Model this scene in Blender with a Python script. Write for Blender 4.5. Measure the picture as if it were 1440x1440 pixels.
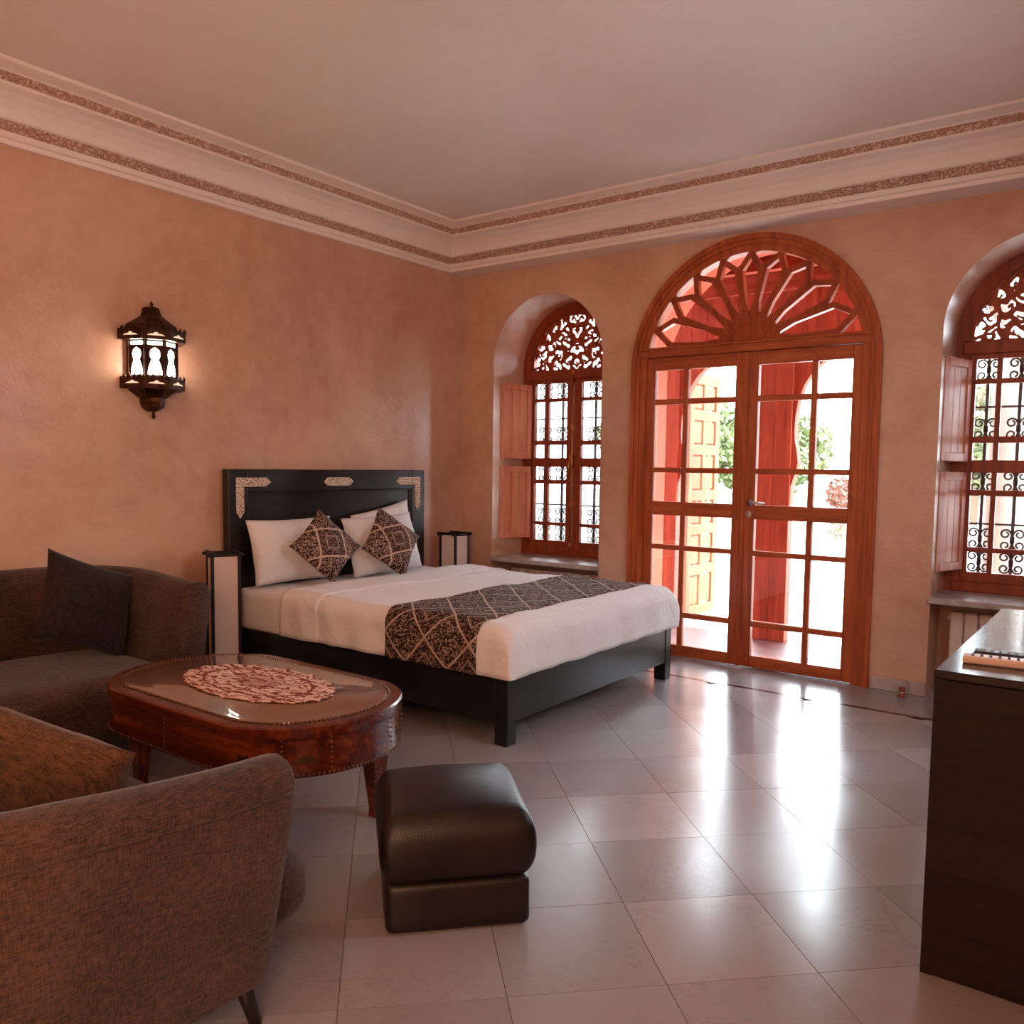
import bpy, bmesh, math, random
from mathutils import Vector, Matrix, noise
random.seed(7)
PI = math.pi
S = bpy.context.scene
COL = S.collection
for o in list(bpy.data.objects): bpy.data.objects.remove(o)

# ------------------------------------------------------------------ camera
cam_d = bpy.data.cameras.new('camera'); cam = bpy.data.objects.new('camera', cam_d); COL.objects.link(cam)
CAM = Vector((4.489, -5.32, 1.3))
FPX = 1193.7; yaw, pitch, roll = 0.6410, -0.0748, 0.0131
fw = Vector((-math.sin(yaw)*math.cos(pitch), math.cos(yaw)*math.cos(pitch), math.sin(pitch)))
rt = Vector((math.cos(yaw), math.sin(yaw), 0)); up = rt.cross(fw)
rt2 = rt*math.cos(roll)+up*math.sin(roll); up2 = up*math.cos(roll)-rt*math.sin(roll)
M3 = Matrix((rt2, up2, -fw)).transposed()
cam.matrix_world = Matrix.Translation(CAM) @ M3.to_4x4()
cam_d.sensor_width = 36; cam_d.sensor_fit = 'HORIZONTAL'; cam_d.lens = 36*FPX/1440
cam_d.shift_y = 25/1440; cam_d.clip_start = 0.05; cam_d.clip_end = 300
S.camera = cam

# ------------------------------------------------------------------ world, sun, large lights, exposure
SKY = 18.0
W = bpy.data.worlds.new('sky'); S.world = W; W.use_nodes = True
bg = W.node_tree.nodes['Background']; bg.inputs[0].default_value = (0.82, 0.92, 1.0, 1); bg.inputs[1].default_value = SKY
sd = bpy.data.lights.new('sun', 'SUN'); sd.energy = 6.0; sd.angle = math.radians(1.0); sd.color = (1, .93, .82)
sun = bpy.data.objects.new('sun', sd); COL.objects.link(sun)
sun.rotation_euler = Vector((0.80, 0.42, 0.95)).to_track_quat('Z', 'Y').to_euler()
def area(name, loc, target, sx, sy, power, color):
    d = bpy.data.lights.new(name, 'AREA'); d.shape = 'RECTANGLE'; d.size = sx; d.size_y = sy; d.energy = power; d.color = color
    o = bpy.data.objects.new(name, d); COL.objects.link(o); o.location = loc
    o.rotation_euler = (Vector(loc)-Vector(target)).to_track_quat('Z', 'Y').to_euler(); return o
# added fill lights, set at made-up curtained windows on walls out of view
area('rear_fill_light', (1.3, -7.0, 1.55), (1.3, 0, 1.55), 1.2, 1.9, 10, (1, .70, .50))
area('rear_fill_light', (3.7, -7.0, 1.55), (3.7, 0, 1.55), 1.2, 1.9, 7, (1, .70, .50))
area('side_fill_light', (4.86, -6.35, 1.55), (0, -6.0, 1.5), 1.1, 1.8, 66, (1, .56, .33))  # warm side fill, added in front of the solid right wall
area('side_fill_light', (4.86, -2.0, 1.65), (0, -2.0, -.6), 1.1, 1.4, 26, (.80, .90, 1))  # cool side fill, added there too for extra daylight in the room
S.view_settings.view_transform = 'Standard'; S.view_settings.look = 'None'
S.view_settings.exposure = 0.32; S.view_settings.gamma = 1.0; S.view_settings.use_curve_mapping = False

# ------------------------------------------------------------------ helpers
WORLD = {}
def link(o, parent=None, local=False):
    COL.objects.link(o)
    if parent is not None:
        o.parent = parent
        if not local: o.matrix_parent_inverse = WORLD.get(parent.name, Matrix()).inverted()
    return o
def obj(name, vf, mat, parent=None, smooth=False, local=False, uv=None, angle=None):
    v, f = vf
    me = bpy.data.meshes.new(name); me.from_pydata([tuple(p) for p in v], [], f); me.update()
    if uv is not None:
        l = me.uv_layers.new(name='UVMap')
        for lp in me.loops: l.data[lp.index].uv = uv[lp.vertex_index]
    if smooth: me.polygons.foreach_set('use_smooth', [True]*len(me.polygons))
    if angle is not None:
        me.polygons.foreach_set('use_smooth', [True]*len(me.polygons)); me.set_sharp_from_angle(angle=math.radians(angle))
    if mat: me.materials.append(mat)
    return link(bpy.data.objects.new(name, me), parent, local)
def empty(name, loc=(0,0,0), rz=0, parent=None):
    o = bpy.data.objects.new(name, None); o.empty_display_size = .1
    o.location = loc; o.rotation_euler = (0,0,rz); COL.objects.link(o)
    WORLD[o.name] = Matrix.Translation(Vector(loc)) @ Matrix.Rotation(rz, 4, 'Z')
    return o
def tag(o, label=None, cat=None, group=None, kind=None):
    if label: o['label'] = label
    if cat: o['category'] = cat
    if group: o['group'] = group
    if kind: o['kind'] = kind
    return o
def struct(o): o['kind'] = 'structure'; return o
def join(*parts):
    V, F = [], []
    for v, f in parts:
        n = len(V); V += list(v); F += [tuple(i+n for i in t) for t in f]
    return V, F
def xf(vf, M): return [M @ Vector(p) for p in vf[0]], vf[1]
def move(vf, d): d = Vector(d); return [Vector(p)+d for p in vf[0]], vf[1]
def bmdata(bm):
    bm.verts.index_update()
    r = [v.co.copy() for v in bm.verts], [tuple(v.index for v in f.verts) for f in bm.faces]
    bm.free(); return r
def box(x0, x1, y0, y1, z0, z1, bev=0.0, seg=1):
    bm = bmesh.new(); bmesh.ops.create_cube(bm, size=1)
    for v in bm.verts:
        v.co = Vector((x0+(v.co.x+.5)*(x1-x0), y0+(v.co.y+.5)*(y1-y0), z0+(v.co.z+.5)*(z1-z0)))
    if bev > 0: bmesh.ops.bevel(bm, geom=list(bm.edges), offset=bev, segments=seg, profile=.5, affect='EDGES')
    return bmdata(bm)
def prism(pts, axis, d0, d1, bev=0.0):
    """polygon pts (2-D) extruded along axis: 'y' -> (x,z), 'x' -> (y,z), 'z' -> (x,y)"""
    def P(p, d):
        if axis == 'y': return Vector((p[0], d, p[1]))
        if axis == 'x': return Vector((d, p[0], p[1]))
        return Vector((p[0], p[1], d))
    bm = bmesh.new()
    a = [bm.verts.new(P(p, d0)) for p in pts]; b = [bm.verts.new(P(p, d1)) for p in pts]
    n = len(pts); bm.faces.new(a); bm.faces.new(b[::-1])
    for i in range(n): bm.faces.new((a[i], b[i], b[(i+1) % n], a[(i+1) % n]))
    bmesh.ops.recalc_face_normals(bm, faces=list(bm.faces))
    if bev > 0: bmesh.ops.bevel(bm, geom=list(bm.edges), offset=bev, segments=1, affect='EDGES')
    return bmdata(bm)
def tube(pts, r, seg=8, closed=False, cap=True):
    pts = [Vector(p) for p in pts]; n = len(pts); V, F = [], []
    rr = r if isinstance(r, (list, tuple)) else [r]*n
    prev = None
    for i, p in enumerate(pts):
        if closed: t = pts[(i+1) % n]-pts[i-1]
        else: t = pts[min(i+1, n-1)]-pts[max(i-1, 0)]
        t.normalize()
        if prev is None: nrm = t.orthogonal().normalized()
        else:
            nrm = prev - t*prev.dot(t); nrm.normalize()
        prev = nrm; bi = t.cross(nrm)
        for k in range(seg):
            a = 2*PI*k/seg; V.append(p+(nrm*math.cos(a)+bi*math.sin(a))*rr[i])
    for i in range(n if closed else n-1):
        j = (i+1) % n
        for k in range(seg):
            k2 = (k+1) % seg; F.append((i*seg+k, i*seg+k2, j*seg+k2, j*seg+k))
    if cap and not closed:
        F.append(tuple(range(seg))[::-1]); F.append(tuple((n-1)*seg+k for k in range(seg)))
    return V, F
def lathe(prof, seg=24, c=(0,0,0)):
    V, F = [], []; c = Vector(c)
    for r, z in prof:
        for k in range(seg):
            a = 2*PI*k/seg; V.append(c+Vector((r*math.cos(a), r*math.sin(a), z)))
    for i in range(len(prof)-1):
        for k in range(seg):
            k2 = (k+1) % seg; F.append((i*seg+k, i*seg+k2, (i+1)*seg+k2, (i+1)*seg+k))
    F.append(tuple(range(seg))[::-1]); F.append(tuple((len(prof)-1)*seg+k for k in range(seg)))
    return V, F
def cyl_between(a, b, r, seg=10): return tube([a, b], r, seg)
def grid(nu, nv, fn, closeu=False):
    V = [fn(i/(nu if closeu else nu-1), j/(nv-1)) for j in range(nv) for i in range(nu)]
    F = []
    for j in range(nv-1):
        for i in range(nu if closeu else nu-1):
            i2 = (i+1) % nu; F.append((j*nu+i, j*nu+i2, (j+1)*nu+i2, (j+1)*nu+i))
    return V, F
def rbox(x0, x1, y0, y1, z0, z1, r, n=14, fn=None):
    """soft rounded block; fn(p, normal) may return a displaced point"""
    bm = bmesh.new(); bmesh.ops.create_cube(bm, size=2)
    bmesh.ops.subdivide_edges(bm, edges=list(bm.edges), cuts=n, use_grid_fill=True)
    c = Vector(((x0+x1)/2, (y0+y1)/2, (z0+z1)/2)); h = Vector(((x1-x0)/2, (y1-y0)/2, (z1-z0)/2))
    rv = Vector([min(r[k], h[k]) for k in range(3)]) if isinstance(r, Vector) else Vector((min(r, h.x), min(r, h.y), min(r, h.z)))
    for v in bm.verts:
        q = []
        for k in range(3):
            t = v.co[k]; w = (h[k]-rv[k])/h[k] if h[k] else 0
            # spend more rows on the rounded rim
            m = .55; a = abs(t)
            a = a/m*w if a < m else w+(a-m)/(1-m)*(1-w)
            q.append(math.copysign(a, t)*h[k])
        q = Vector(q)
        inner = Vector([max(-(h[k]-rv[k]), min(h[k]-rv[k], q[k])) for k in range(3)])
        d = q-inner; e = Vector([d[k]/rv[k] if rv[k] > 0 else 0 for k in range(3)])
        if e.length > 1e-6:
            # cube corner direction -> sphere of radius given by the largest component
            m_ = max(abs(e.x), abs(e.y), abs(e.z)); e = e.normalized()*m_
        v.co = c+inner+Vector([e[k]*rv[k] for k in range(3)])
    bm.normal_update()
    if fn:
        for v in bm.verts: v.co = fn(v.co.copy(), v.normal.copy())
    bmesh.ops.recalc_face_normals(bm, faces=list(bm.faces))
    return bmdata(bm)
def wn(p, s, seed=0): return noise.noise(Vector(p)*s+Vector((seed*7.1, seed*3.3, seed*1.7)))
def pillow(w, h, t, n=22, seed=0, pinch=.06, wr=.01):
    V, F = [], []; m = n+1
    for side in (1, -1):
        base = len(V)
        for j in range(m):
            for i in range(m):
                u = -1+2*i/n; v = -1+2*j/n
                prof = max(0, (1-abs(u)**2.6))**.55*max(0, (1-abs(v)**2.6))**.55
                x = u*w/2*(1-pinch*(1-v*v)*abs(u)); y = v*h/2*(1-pinch*(1-u*u)*abs(v))
                z = side*t/2*prof
                z += wr*prof*(wn((x, y, side), 9, seed)+.5*wn((x, y, side), 22, seed+3))
                V.append(Vector((x, y, z)))
        for j in range(n):
            for i in range(n):
                a = base+j*m+i; q = (a, a+1, a+m+1, a+m)
                F.append(q if side > 0 else q[::-1])
    bm = bmesh.new(); vs = [bm.verts.new(p) for p in V]
    for f in F: bm.faces.new([vs[i] for i in f])
    bmesh.ops.remove_doubles(bm, verts=list(bm.verts), dist=1e-5)
    return bmdata(bm)
def frame_from(loc, xa, ya):
    xa = Vector(xa).normalized(); za = xa.cross(Vector(ya)).normalized(); ya = za.cross(xa)
    M = Matrix((xa, ya, za)).transposed().to_4x4(); M.translation = Vector(loc); return M
def copy_tree(o, parent=None, name=None):
    c = o.copy(); COL.objects.link(c); c.parent = parent
    if o.name in WORLD: WORLD[c.name] = WORLD[o.name].copy()
    for ch in [x for x in bpy.data.objects if x.parent == o]: copy_tree(ch, c)
    return c

# ------------------------------------------------------------------ materials
MATS = {}
def srgb(r, g, b):
    f = lambda c: (c/255/12.92) if c/255 <= .04045 else ((c/255+.055)/1.055)**2.4
    return (f(r), f(g), f(b), 1)
class N:
    def __init__(s, name):
        s.m = bpy.data.materials.new(name); s.m.use_nodes = True; s.t = s.m.node_tree; s.n = s.t.nodes
        s.b = s.n['Principled BSDF']; s.out = s.n['Material Output']; MATS[name] = s.m
    def add(s, typ, **kw):
        n = s.n.new(typ)
        for k, v in kw.items():
            if k.startswith('i_'):
                key = k[2:]; key = int(key) if key.isdigit() else key.replace('_', ' ')
                n.inputs[key].default_value = v
            else: setattr(n, k, v)
        return n
    def l(s, a, b): s.t.links.new(a, b)
    def coord(s, kind='Object', scale=(1,1,1), rot=(0,0,0)):
        if kind == 'Position':
            src = s.add('ShaderNodeNewGeometry').outputs['Position']
        else: src = s.add('ShaderNodeTexCoord').outputs[kind]
        mp = s.add('ShaderNodeMapping'); mp.inputs['Scale'].default_value = scale; mp.inputs['Rotation'].default_value = rot
        s.l(src, mp.inputs['Vector']); return mp.outputs[0]
    def noise(s, vec, scale, detail=4, rough=.55, dist=0):
        n = s.add('ShaderNodeTexNoise'); n.inputs['Scale'].default_value = scale; n.inputs['Detail'].default_value = detail
        n.inputs['Roughness'].default_value = rough; n.inputs['Distortion'].default_value = dist
        s.l(vec, n.inputs['Vector']); return n.outputs['Fac']
    def ramp(s, fac, stops):
        r = s.add('ShaderNodeValToRGB'); e = r.color_ramp.elements
        while len(e) < len(stops): e.new(.5)
        for el, (p, c) in zip(e, stops): el.position = p; el.color = c if len(c) == 4 else (*c, 1)
        s.l(fac, r.inputs['Fac']); return r.outputs['Color']
    def math(s, op, a, b=None, c=None):
        n = s.add('ShaderNodeMath', operation=op)
        for i, x in enumerate((a, b, c)):
            if x is None: continue
            if isinstance(x, (int, float)): n.inputs[i].default_value = x
            else: s.l(x, n.inputs[i])
        return n.outputs[0]
    def mix(s, fac, a, b, mode='MIX'):
        n = s.add('ShaderNodeMix', data_type='RGBA', blend_type=mode)
        for i, x in ((0, fac), (6, a), (7, b)):
            if isinstance(x, (int, float)): n.inputs[i].default_value = x
            elif isinstance(x, tuple): n.inputs[i].default_value = x
            else: s.l(x, n.inputs[i])
        return n.outputs[2]
    def bump(s, h, strength=.2, dist=.01):
        b = s.add('ShaderNodeBump'); b.inputs['Strength'].default_value = strength; b.inputs['Distance'].default_value = dist
        s.l(h, b.inputs['Height']); s.l(b.outputs[0], s.b.inputs['Normal'])
    def set(s, **kw):
        for k, v in kw.items():
            key = k.replace('_', ' ')
            if isinstance(v, (int, float, tuple)): s.b.inputs[key].default_value = v
            else: s.l(v, s.b.inputs[key])
        return s.m

def plain(name, col, rough=.5, **kw):
    m = N(name); m.set(Base_Color=col, Roughness=rough, **kw); return m.m
def plaster(name, c0, c1, rough=.4, spec=.5):
    m = N(name); v = m.coord('Position')
    a = m.noise(v, 1.1, 5, .6, .6); b = m.noise(v, 9, 6, .65)
    f = m.math('ADD', m.math('MULTIPLY', a, .7), m.math('MULTIPLY', b, .3))
    m.set(Base_Color=m.ramp(f, [(.36, c0), (.62, c1)]), Roughness=rough, Specular_IOR_Level=spec)
    h = m.math('ADD', m.noise(v, 5, 5, .6), m.math('MULTIPLY', m.noise(v, 38, 4, .6), .35)); m.bump(h, .35, .012); return m.m
plaster('plaster_wall', srgb(190, 142, 116), srgb(216, 174, 147), .28, .5)
plaster('ceiling_paint', srgb(232, 216, 206), srgb(236, 222, 212), .6, .3)
plaster('stucco', srgb(236, 218, 206), srgb(242, 226, 216), .5, .4)
plaster('outside_plaster', srgb(160, 72, 50), srgb(174, 84, 60), .8, .2)
plaster('white_render', srgb(225, 225, 222), srgb(236, 236, 233), .8, .2)
# carved cornice band
m = N('carved_band'); v = m.coord('Position')
vo = m.add('ShaderNodeTexVoronoi', feature='DISTANCE_TO_EDGE'); vo.inputs['Scale'].default_value = 34
nz = m.add('ShaderNodeTexNoise'); nz.inputs['Scale'].default_value = 16; nz.inputs['Detail'].default_value = 3; m.l(v, nz.inputs['Vector'])
wv = m.mix(.12, v, nz.outputs['Color']); m.l(wv, vo.inputs['Vector'])
m.set(Base_Color=m.ramp(vo.outputs['Distance'], [(.03, srgb(182, 134, 112)), (.16, srgb(222, 186, 166))]), Roughness=.6)
m.bump(vo.outputs['Distance'], .9, .03)
# marble tiles
m = N('marble_tile'); v = m.coord('Position'); oi = m.add('ShaderNodeObjectInfo')
off = m.add('ShaderNodeVectorMath', operation='ADD'); m.l(v, off.inputs[0])
rs = m.math('MULTIPLY', oi.outputs['Random'], 37.0); m.l(rs, off.inputs[1]); vv = off.outputs[0]
tone = m.ramp(oi.outputs['Random'], [(0, srgb(136, 134, 137)), (.35, srgb(170, 166, 168)), (.7, srgb(148, 142, 145)), (1, srgb(182, 180, 182))])
cloud = m.noise(vv, 3.5, 6, .6, .8)
c1 = m.mix(m.math('MULTIPLY', cloud, .55), tone, srgb(158, 148, 148))
ve = m.noise(vv, 5.0, 8, .62, 2.2); ridge = m.math('ABSOLUTE', m.math('SUBTRACT', ve, .5))
vf = m.ramp(ridge, [(.0, (1, 1, 1)), (.022, (0, 0, 0))]); vm = m.math('MULTIPLY', vf, m.ramp(m.noise(vv, 2.2, 3), [(.48, (0, 0, 0)), (.66, (.28, .28, .28))]))
c2 = m.mix(vm, c1, srgb(96, 78, 74))
m.set(Base_Color=c2, Roughness=m.ramp(m.noise(v, 2.5, 4), [(.3, (.17, .17, .17)), (.75, (.27, .27, .27))]), IOR=1.58)
m.bump(m.noise(v, 2.2, 3), .10, .02)
plain('grout', srgb(138, 126, 120), .5)
plain('inlay_stone', srgb(30, 28, 30), .2)
m = N('sill_marble'); v = m.coord('Position')
m.set(Base_Color=m.ramp(m.noise(v, 6, 6, .6, 1), [(.3, srgb(150, 138, 132)), (.7, srgb(196, 184, 178))]), Roughness=.25)
def wood(name, c0, c1, c2, scale=1.0, axis='z', rough=.35, coat=.0, spec=.5):
    m = N(name); st = {'z': (9, 9, .7), 'x': (.7, 9, 9), 'y': (9, .7, 9)}[axis]
    v = m.coord('Object', tuple(a*scale for a in st))
    n1 = m.noise(v, 2.0, 6, .62, .9); n2 = m.noise(v, 9.0, 4, .6, .3); n3 = m.noise(m.coord('Object', (1, 1, 1)), 2.2, 3)
    f = m.math('ADD', m.math('MULTIPLY', n1, .6), m.math('ADD', m.math('MULTIPLY', n2, .25), m.math('MULTIPLY', n3, .15)))
    m.set(Base_Color=m.ramp(f, [(.33, c0), (.5, c1), (.68, c2)]), Roughness=rough, Specular_IOR_Level=spec, Coat_Weight=coat, Coat_Roughness=.2)
    m.bump(n2, .12, .004); return m.m
wood('door_wood', srgb(124, 50, 18), srgb(172, 80, 34), srgb(200, 108, 56), rough=.38)
wood('door_wood_rail', srgb(124, 50, 18), srgb(172, 80, 34), srgb(200, 108, 56), axis='x', rough=.38)
wood('fan_wood', srgb(116, 40, 15), srgb(158, 64, 26), srgb(184, 88, 40), rough=.4)
wood('window_wood', srgb(104, 38, 16), srgb(142, 58, 26), srgb(166, 76, 38), rough=.42)
wood('shutter_wood', srgb(190, 106, 74), srgb(216, 136, 102), srgb(232, 166, 136), rough=.45)
wood('red_wood', srgb(110, 38, 24), srgb(148, 60, 38), srgb(178, 84, 58), rough=.6, spec=.3)
wood('red_wood_x', srgb(110, 38, 24), srgb(148, 60, 38), srgb(178, 84, 58), axis='x', rough=.6, spec=.3)
wood('pale_door_wood', srgb(118, 66, 42), srgb(140, 84, 56), srgb(160, 104, 76), rough=.7, spec=.2)
wood('black_wood', srgb(15, 13, 13), srgb(24, 21, 20), srgb(36, 32, 30), axis='y', rough=.3)
wood('black_wood_x', srgb(15, 13, 13), srgb(24, 21, 20), srgb(36, 32, 30), axis='x', rough=.3)
wood('cabinet_wood', srgb(22, 13, 10), srgb(33, 20, 15), srgb(46, 29, 21), axis='x', rough=.42, spec=.25)
wood('cabinet_top_wood', srgb(16, 11, 9), srgb(27, 18, 14), srgb(40, 27, 20), axis='x', rough=.16)
wood('table_wood', srgb(40, 11, 5), srgb(88, 31, 11), srgb(144, 66, 25), axis='x', scale=.7, rough=.25, coat=.3)
plain('leg_wood', srgb(28, 18, 15), .4)
plain('lamp_black', srgb(16, 13, 12), .45)
m = N('lamp_paper'); m.set(Base_Color=srgb(226, 200, 186), Roughness=.7, Transmission_Weight=.0)
# metals
plain('brass', srgb(212, 160, 96), .28, Metallic=1.0)
plain('steel', srgb(200, 196, 190), .25, Metallic=1.0)
plain('iron', srgb(40, 38, 42), .5, Metallic=.3)
m = N('dark_metal'); v = m.coord('Object'); m.set(Base_Color=m.ramp(m.noise(v, 30, 4), [(.35, srgb(40, 22, 14)), (.7, srgb(84, 50, 32))]), Roughness=.42, Metallic=.75)
plain('cutout_glow', srgb(226, 206, 180), .5, Emission_Color=srgb(255, 226, 196), Emission_Strength=.5)
plain('nail_brass', srgb(120, 92, 66), .35, Metallic=1.0)
m = N('inlay_brass'); v = m.coord('Object', (1, 1, 1))
vo = m.add('ShaderNodeTexVoronoi', feature='DISTANCE_TO_EDGE'); vo.inputs['Scale'].default_value = 95; m.l(v, vo.inputs['Vector'])
m.set(Base_Color=m.ramp(vo.outputs['Distance'], [(.04, srgb(120, 80, 56)), (.16, srgb(250, 228, 200))]), Roughness=.4, Metallic=.1); m.bump(vo.outputs['Distance'], .7, .004)
# lamp glass of the wall lantern
m = N('lantern_glass'); m.set(Base_Color=(1, .95, .88, 1), Roughness=.4, Emission_Color=srgb(255, 238, 218), Emission_Strength=24.0)
# clear window glass
def glass(name, refl=1.5, tint=(1, 1, 1, 1)):
    m = N(name); m.n.remove(m.b); tr = m.add('ShaderNodeBsdfTransparent'); tr.inputs[0].default_value = tint
    gl = m.add('ShaderNodeBsdfGlossy'); gl.inputs['Roughness'].default_value = .02
    fr = m.add('ShaderNodeFresnel'); fr.inputs['IOR'].default_value = refl
    mx = m.add('ShaderNodeMixShader'); m.l(fr.outputs[0], mx.inputs[0]); m.l(tr.outputs[0], mx.inputs[1]); m.l(gl.outputs[0], mx.inputs[2])
    m.l(mx.outputs[0], m.out.inputs[0]); return m.m
glass('pane_glass', 1.45, (.97, .98, .98, 1))
# table glass: clear sheet over tan leather, strongly mirroring at this low angle
m = N('table_glass'); m.set(Base_Color=srgb(120, 82, 58), Roughness=.3, Coat_Weight=1.0, Coat_Roughness=.015, Coat_IOR=2.3)
# textiles
def cloth(name, c0, c1, scale=220, rough=.9, bump=.25, sheen=.0, big=.3):
    m = N(name); v = m.coord('Object')
    w = m.noise(m.coord('Object', (1, 1, .12)), scale, 2, .5); w2 = m.noise(m.coord('Object', (.12, .12, 1)), scale, 2, .5)
    f = m.math('ADD', m.math('MULTIPLY', m.math('ADD', w, w2), .5), m.math('MULTIPLY', m.math('SUBTRACT', m.noise(v, 6, 4), .5), big))
    m.set(Base_Color=m.ramp(f, [(.36, c0), (.64, c1)]), Roughness=rough, Specular_IOR_Level=.2, Sheen_Weight=sheen)
    m.bump(m.math('ADD', w, w2), bump, .003); return m.m
cloth('sofa_fabric', srgb(44, 31, 28), srgb(94, 68, 58), 330, sheen=.15)
cloth('sofa_cushion', srgb(58, 38, 26), srgb(112, 78, 54), 260, sheen=.2, big=.12)
cloth('dark_cushion', srgb(28, 19, 18), srgb(56, 40, 37), 300, sheen=.1, big=.12)
m = N('white_linen'); v = m.coord('Object')
m.set(Base_Color=srgb(236, 233, 234), Roughness=.85, Specular_IOR_Level=.2, Sheen_Weight=.1); m.bump(m.math('ADD', m.noise(v, 7, 5, .6, 1.2), m.math('MULTIPLY', m.noise(v, 24, 4, .6, .8), .3)), .55, .018)
def kilim(name, uvscale, dark, mid, lite, dscale):
    m = N(name); tc = m.add('ShaderNodeTexCoord'); mp = m.add('ShaderNodeMapping'); mp.inputs['Scale'].default_value = (*uvscale, 1); m.l(tc.outputs['UV'], mp.inputs['Vector'])
    sx = m.add('ShaderNodeSeparateXYZ'); m.l(mp.outputs[0], sx.inputs[0])
    tri = lambda x: m.math('PINGPONG', x, .5)
    u, w = sx.outputs['X'], sx.outputs['Y']
    d = m.math('ADD', tri(u), tri(w))                      # 0..1, diamonds
    ln = m.math('LESS_THAN', m.math('ABSOLUTE', m.math('SUBTRACT', d, .5)), .028)
    ln2 = m.math('LESS_THAN', m.math('ABSOLUTE', m.math('SUBTRACT', d, .22)), .018)
    mp2 = m.add('ShaderNodeMapping'); mp2.inputs['Scale'].default_value = (dscale, dscale, 1); m.l(mp.outputs[0], mp2.inputs['Vector'])
    vo = m.add('ShaderNodeTexVoronoi', feature='F1', distance='MANHATTAN'); vo.inputs['Scale'].default_value = 1; vo.inputs['Randomness'].default_value = .55; m.l(mp2.outputs[0], vo.inputs['Vector'])
    sc_ = m.add('ShaderNodeSeparateColor'); m.l(vo.outputs['Color'], sc_.inputs[0]); sp = m.math('GREATER_THAN', sc_.outputs[0], .60)
    zone = m.math('GREATER_THAN', d, .5)
    c = m.mix(sp, dark, mid); c = m.mix(m.math('MULTIPLY', zone, m.math('MULTIPLY', sp, .35)), c, lite)
    c = m.mix(m.math('MAXIMUM', ln, m.math('MULTIPLY', ln2, .7)), c, lite)
    m.set(Base_Color=c, Roughness=.9, Specular_IOR_Level=.2); m.bump(sp, .3, .002); return m.m
kilim('runner_kilim', (3.6, 3.6), srgb(46, 33, 28), srgb(132, 108, 97), srgb(186, 164, 150), 42)
kilim('cushion_kilim', (.72, .72), srgb(56, 40, 34), srgb(142, 116, 104), srgb(204, 178, 162), 50)
# lace doily
m = N('lace'); tc = m.add('ShaderNodeTexCoord'); v = m.coord('UV', (1, 1, 1))
nz = m.add('ShaderNodeTexNoise'); nz.inputs['Scale'].default_value = 7; nz.inputs['Detail'].default_value = 2; m.l(v, nz.inputs['Vector'])
wv = m.mix(.25, v, nz.outputs['Color'])
wav = m.add('ShaderNodeTexWave', wave_type='RINGS'); wav.inputs['Scale'].default_value = 2.8; wav.inputs['Distortion'].default_value = 9; wav.inputs['Detail'].default_value = 2.5; wav.inputs['Detail Scale'].default_value = 2.2; m.l(wv, wav.inputs['Vector'])
sx = m.add('ShaderNodeSeparateXYZ'); m.l(tc.outputs['UV'], sx.inputs[0])
rad = m.math('SQRT', m.math('ADD', m.math('POWER', sx.outputs[0], 2), m.math('POWER', sx.outputs[1], 2)))
ring = m.math('LESS_THAN', m.math('ABSOLUTE', m.math('SUBTRACT', rad, .72)), .02)
cen = m.math('LESS_THAN', rad, .3)
cfl = m.math('MULTIPLY', cen, .45)
f = m.math('MAXIMUM', m.math('MAXIMUM', m.ramp(wav.outputs['Fac'], [(.62, (0, 0, 0)), (.72, (1, 1, 1))]), ring), cfl)
m.set(Base_Color=m.mix(f, srgb(226, 190, 172), srgb(138, 70, 50)), Roughness=.9, Specular_IOR_Level=.2); m.bump(wav.outputs['Fac'], .4, .003)
# leather
m = N('leather'); v = m.coord('Object'); vo = m.add('ShaderNodeTexVoronoi'); vo.inputs['Scale'].default_value = 260; m.l(v, vo.inputs['Vector'])
m.set(Base_Color=m.ramp(m.noise(v, 5, 4), [(.3, srgb(20, 12, 10)), (.7, srgb(32, 20, 17))]), Roughness=.40, Specular_IOR_Level=.4); m.bump(m.math('ADD', vo.outputs['Distance'], m.math('MULTIPLY', m.noise(v, 7, 3), 6)), .12, .004)
plain('radiator_paint', srgb(226, 206, 192), .4)
plain('remote_white', srgb(232, 206, 190), .4)
plain('remote_black', srgb(24, 23, 25), .35)
plain('button_grey', srgb(150, 148, 150), .5)
plain('button_dark', srgb(70, 66, 68), .5)
plain('terracotta', srgb(150, 84, 58), .8)
plain('dark_pot', srgb(70, 62, 60), .7)
plain('bark', srgb(96, 78, 62), .9)
m = N('terrace_tile'); v = m.coord('Position'); m.set(Base_Color=m.ramp(m.noise(v, 4, 4), [(.3, srgb(205, 200, 194)), (.7, srgb(226, 222, 216))]), Roughness=.6)
m = N('red_tile'); v = m.coord('Position'); m.set(Base_Color=m.ramp(m.noise(v, 7, 5), [(.3, srgb(62, 24, 20)), (.7, srgb(88, 40, 32))]), Roughness=.5)
def leafmat(name, a, b):
    m = N(name); v = m.coord('Position'); m.set(Base_Color=m.ramp(m.noise(v, 3, 3), [(.3, a), (.7, b)]), Roughness=.6); return m.m
leafmat('leaf_olive', srgb(62, 70, 40), srgb(104, 110, 68))
leafmat('leaf_green', srgb(56, 72, 36), srgb(96, 110, 62))
leafmat('leaf_rust', srgb(82, 34, 18), srgb(112, 58, 34))
leafmat('leaf_dry', srgb(96, 74, 54), srgb(128, 104, 80))
plaster('pale_stone', srgb(120, 108, 98), srgb(138, 126, 116), .8, .2)
plain('added_curtain', srgb(222, 168, 128), .9)  # cloth of the added windows out of view
G = MATS

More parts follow.
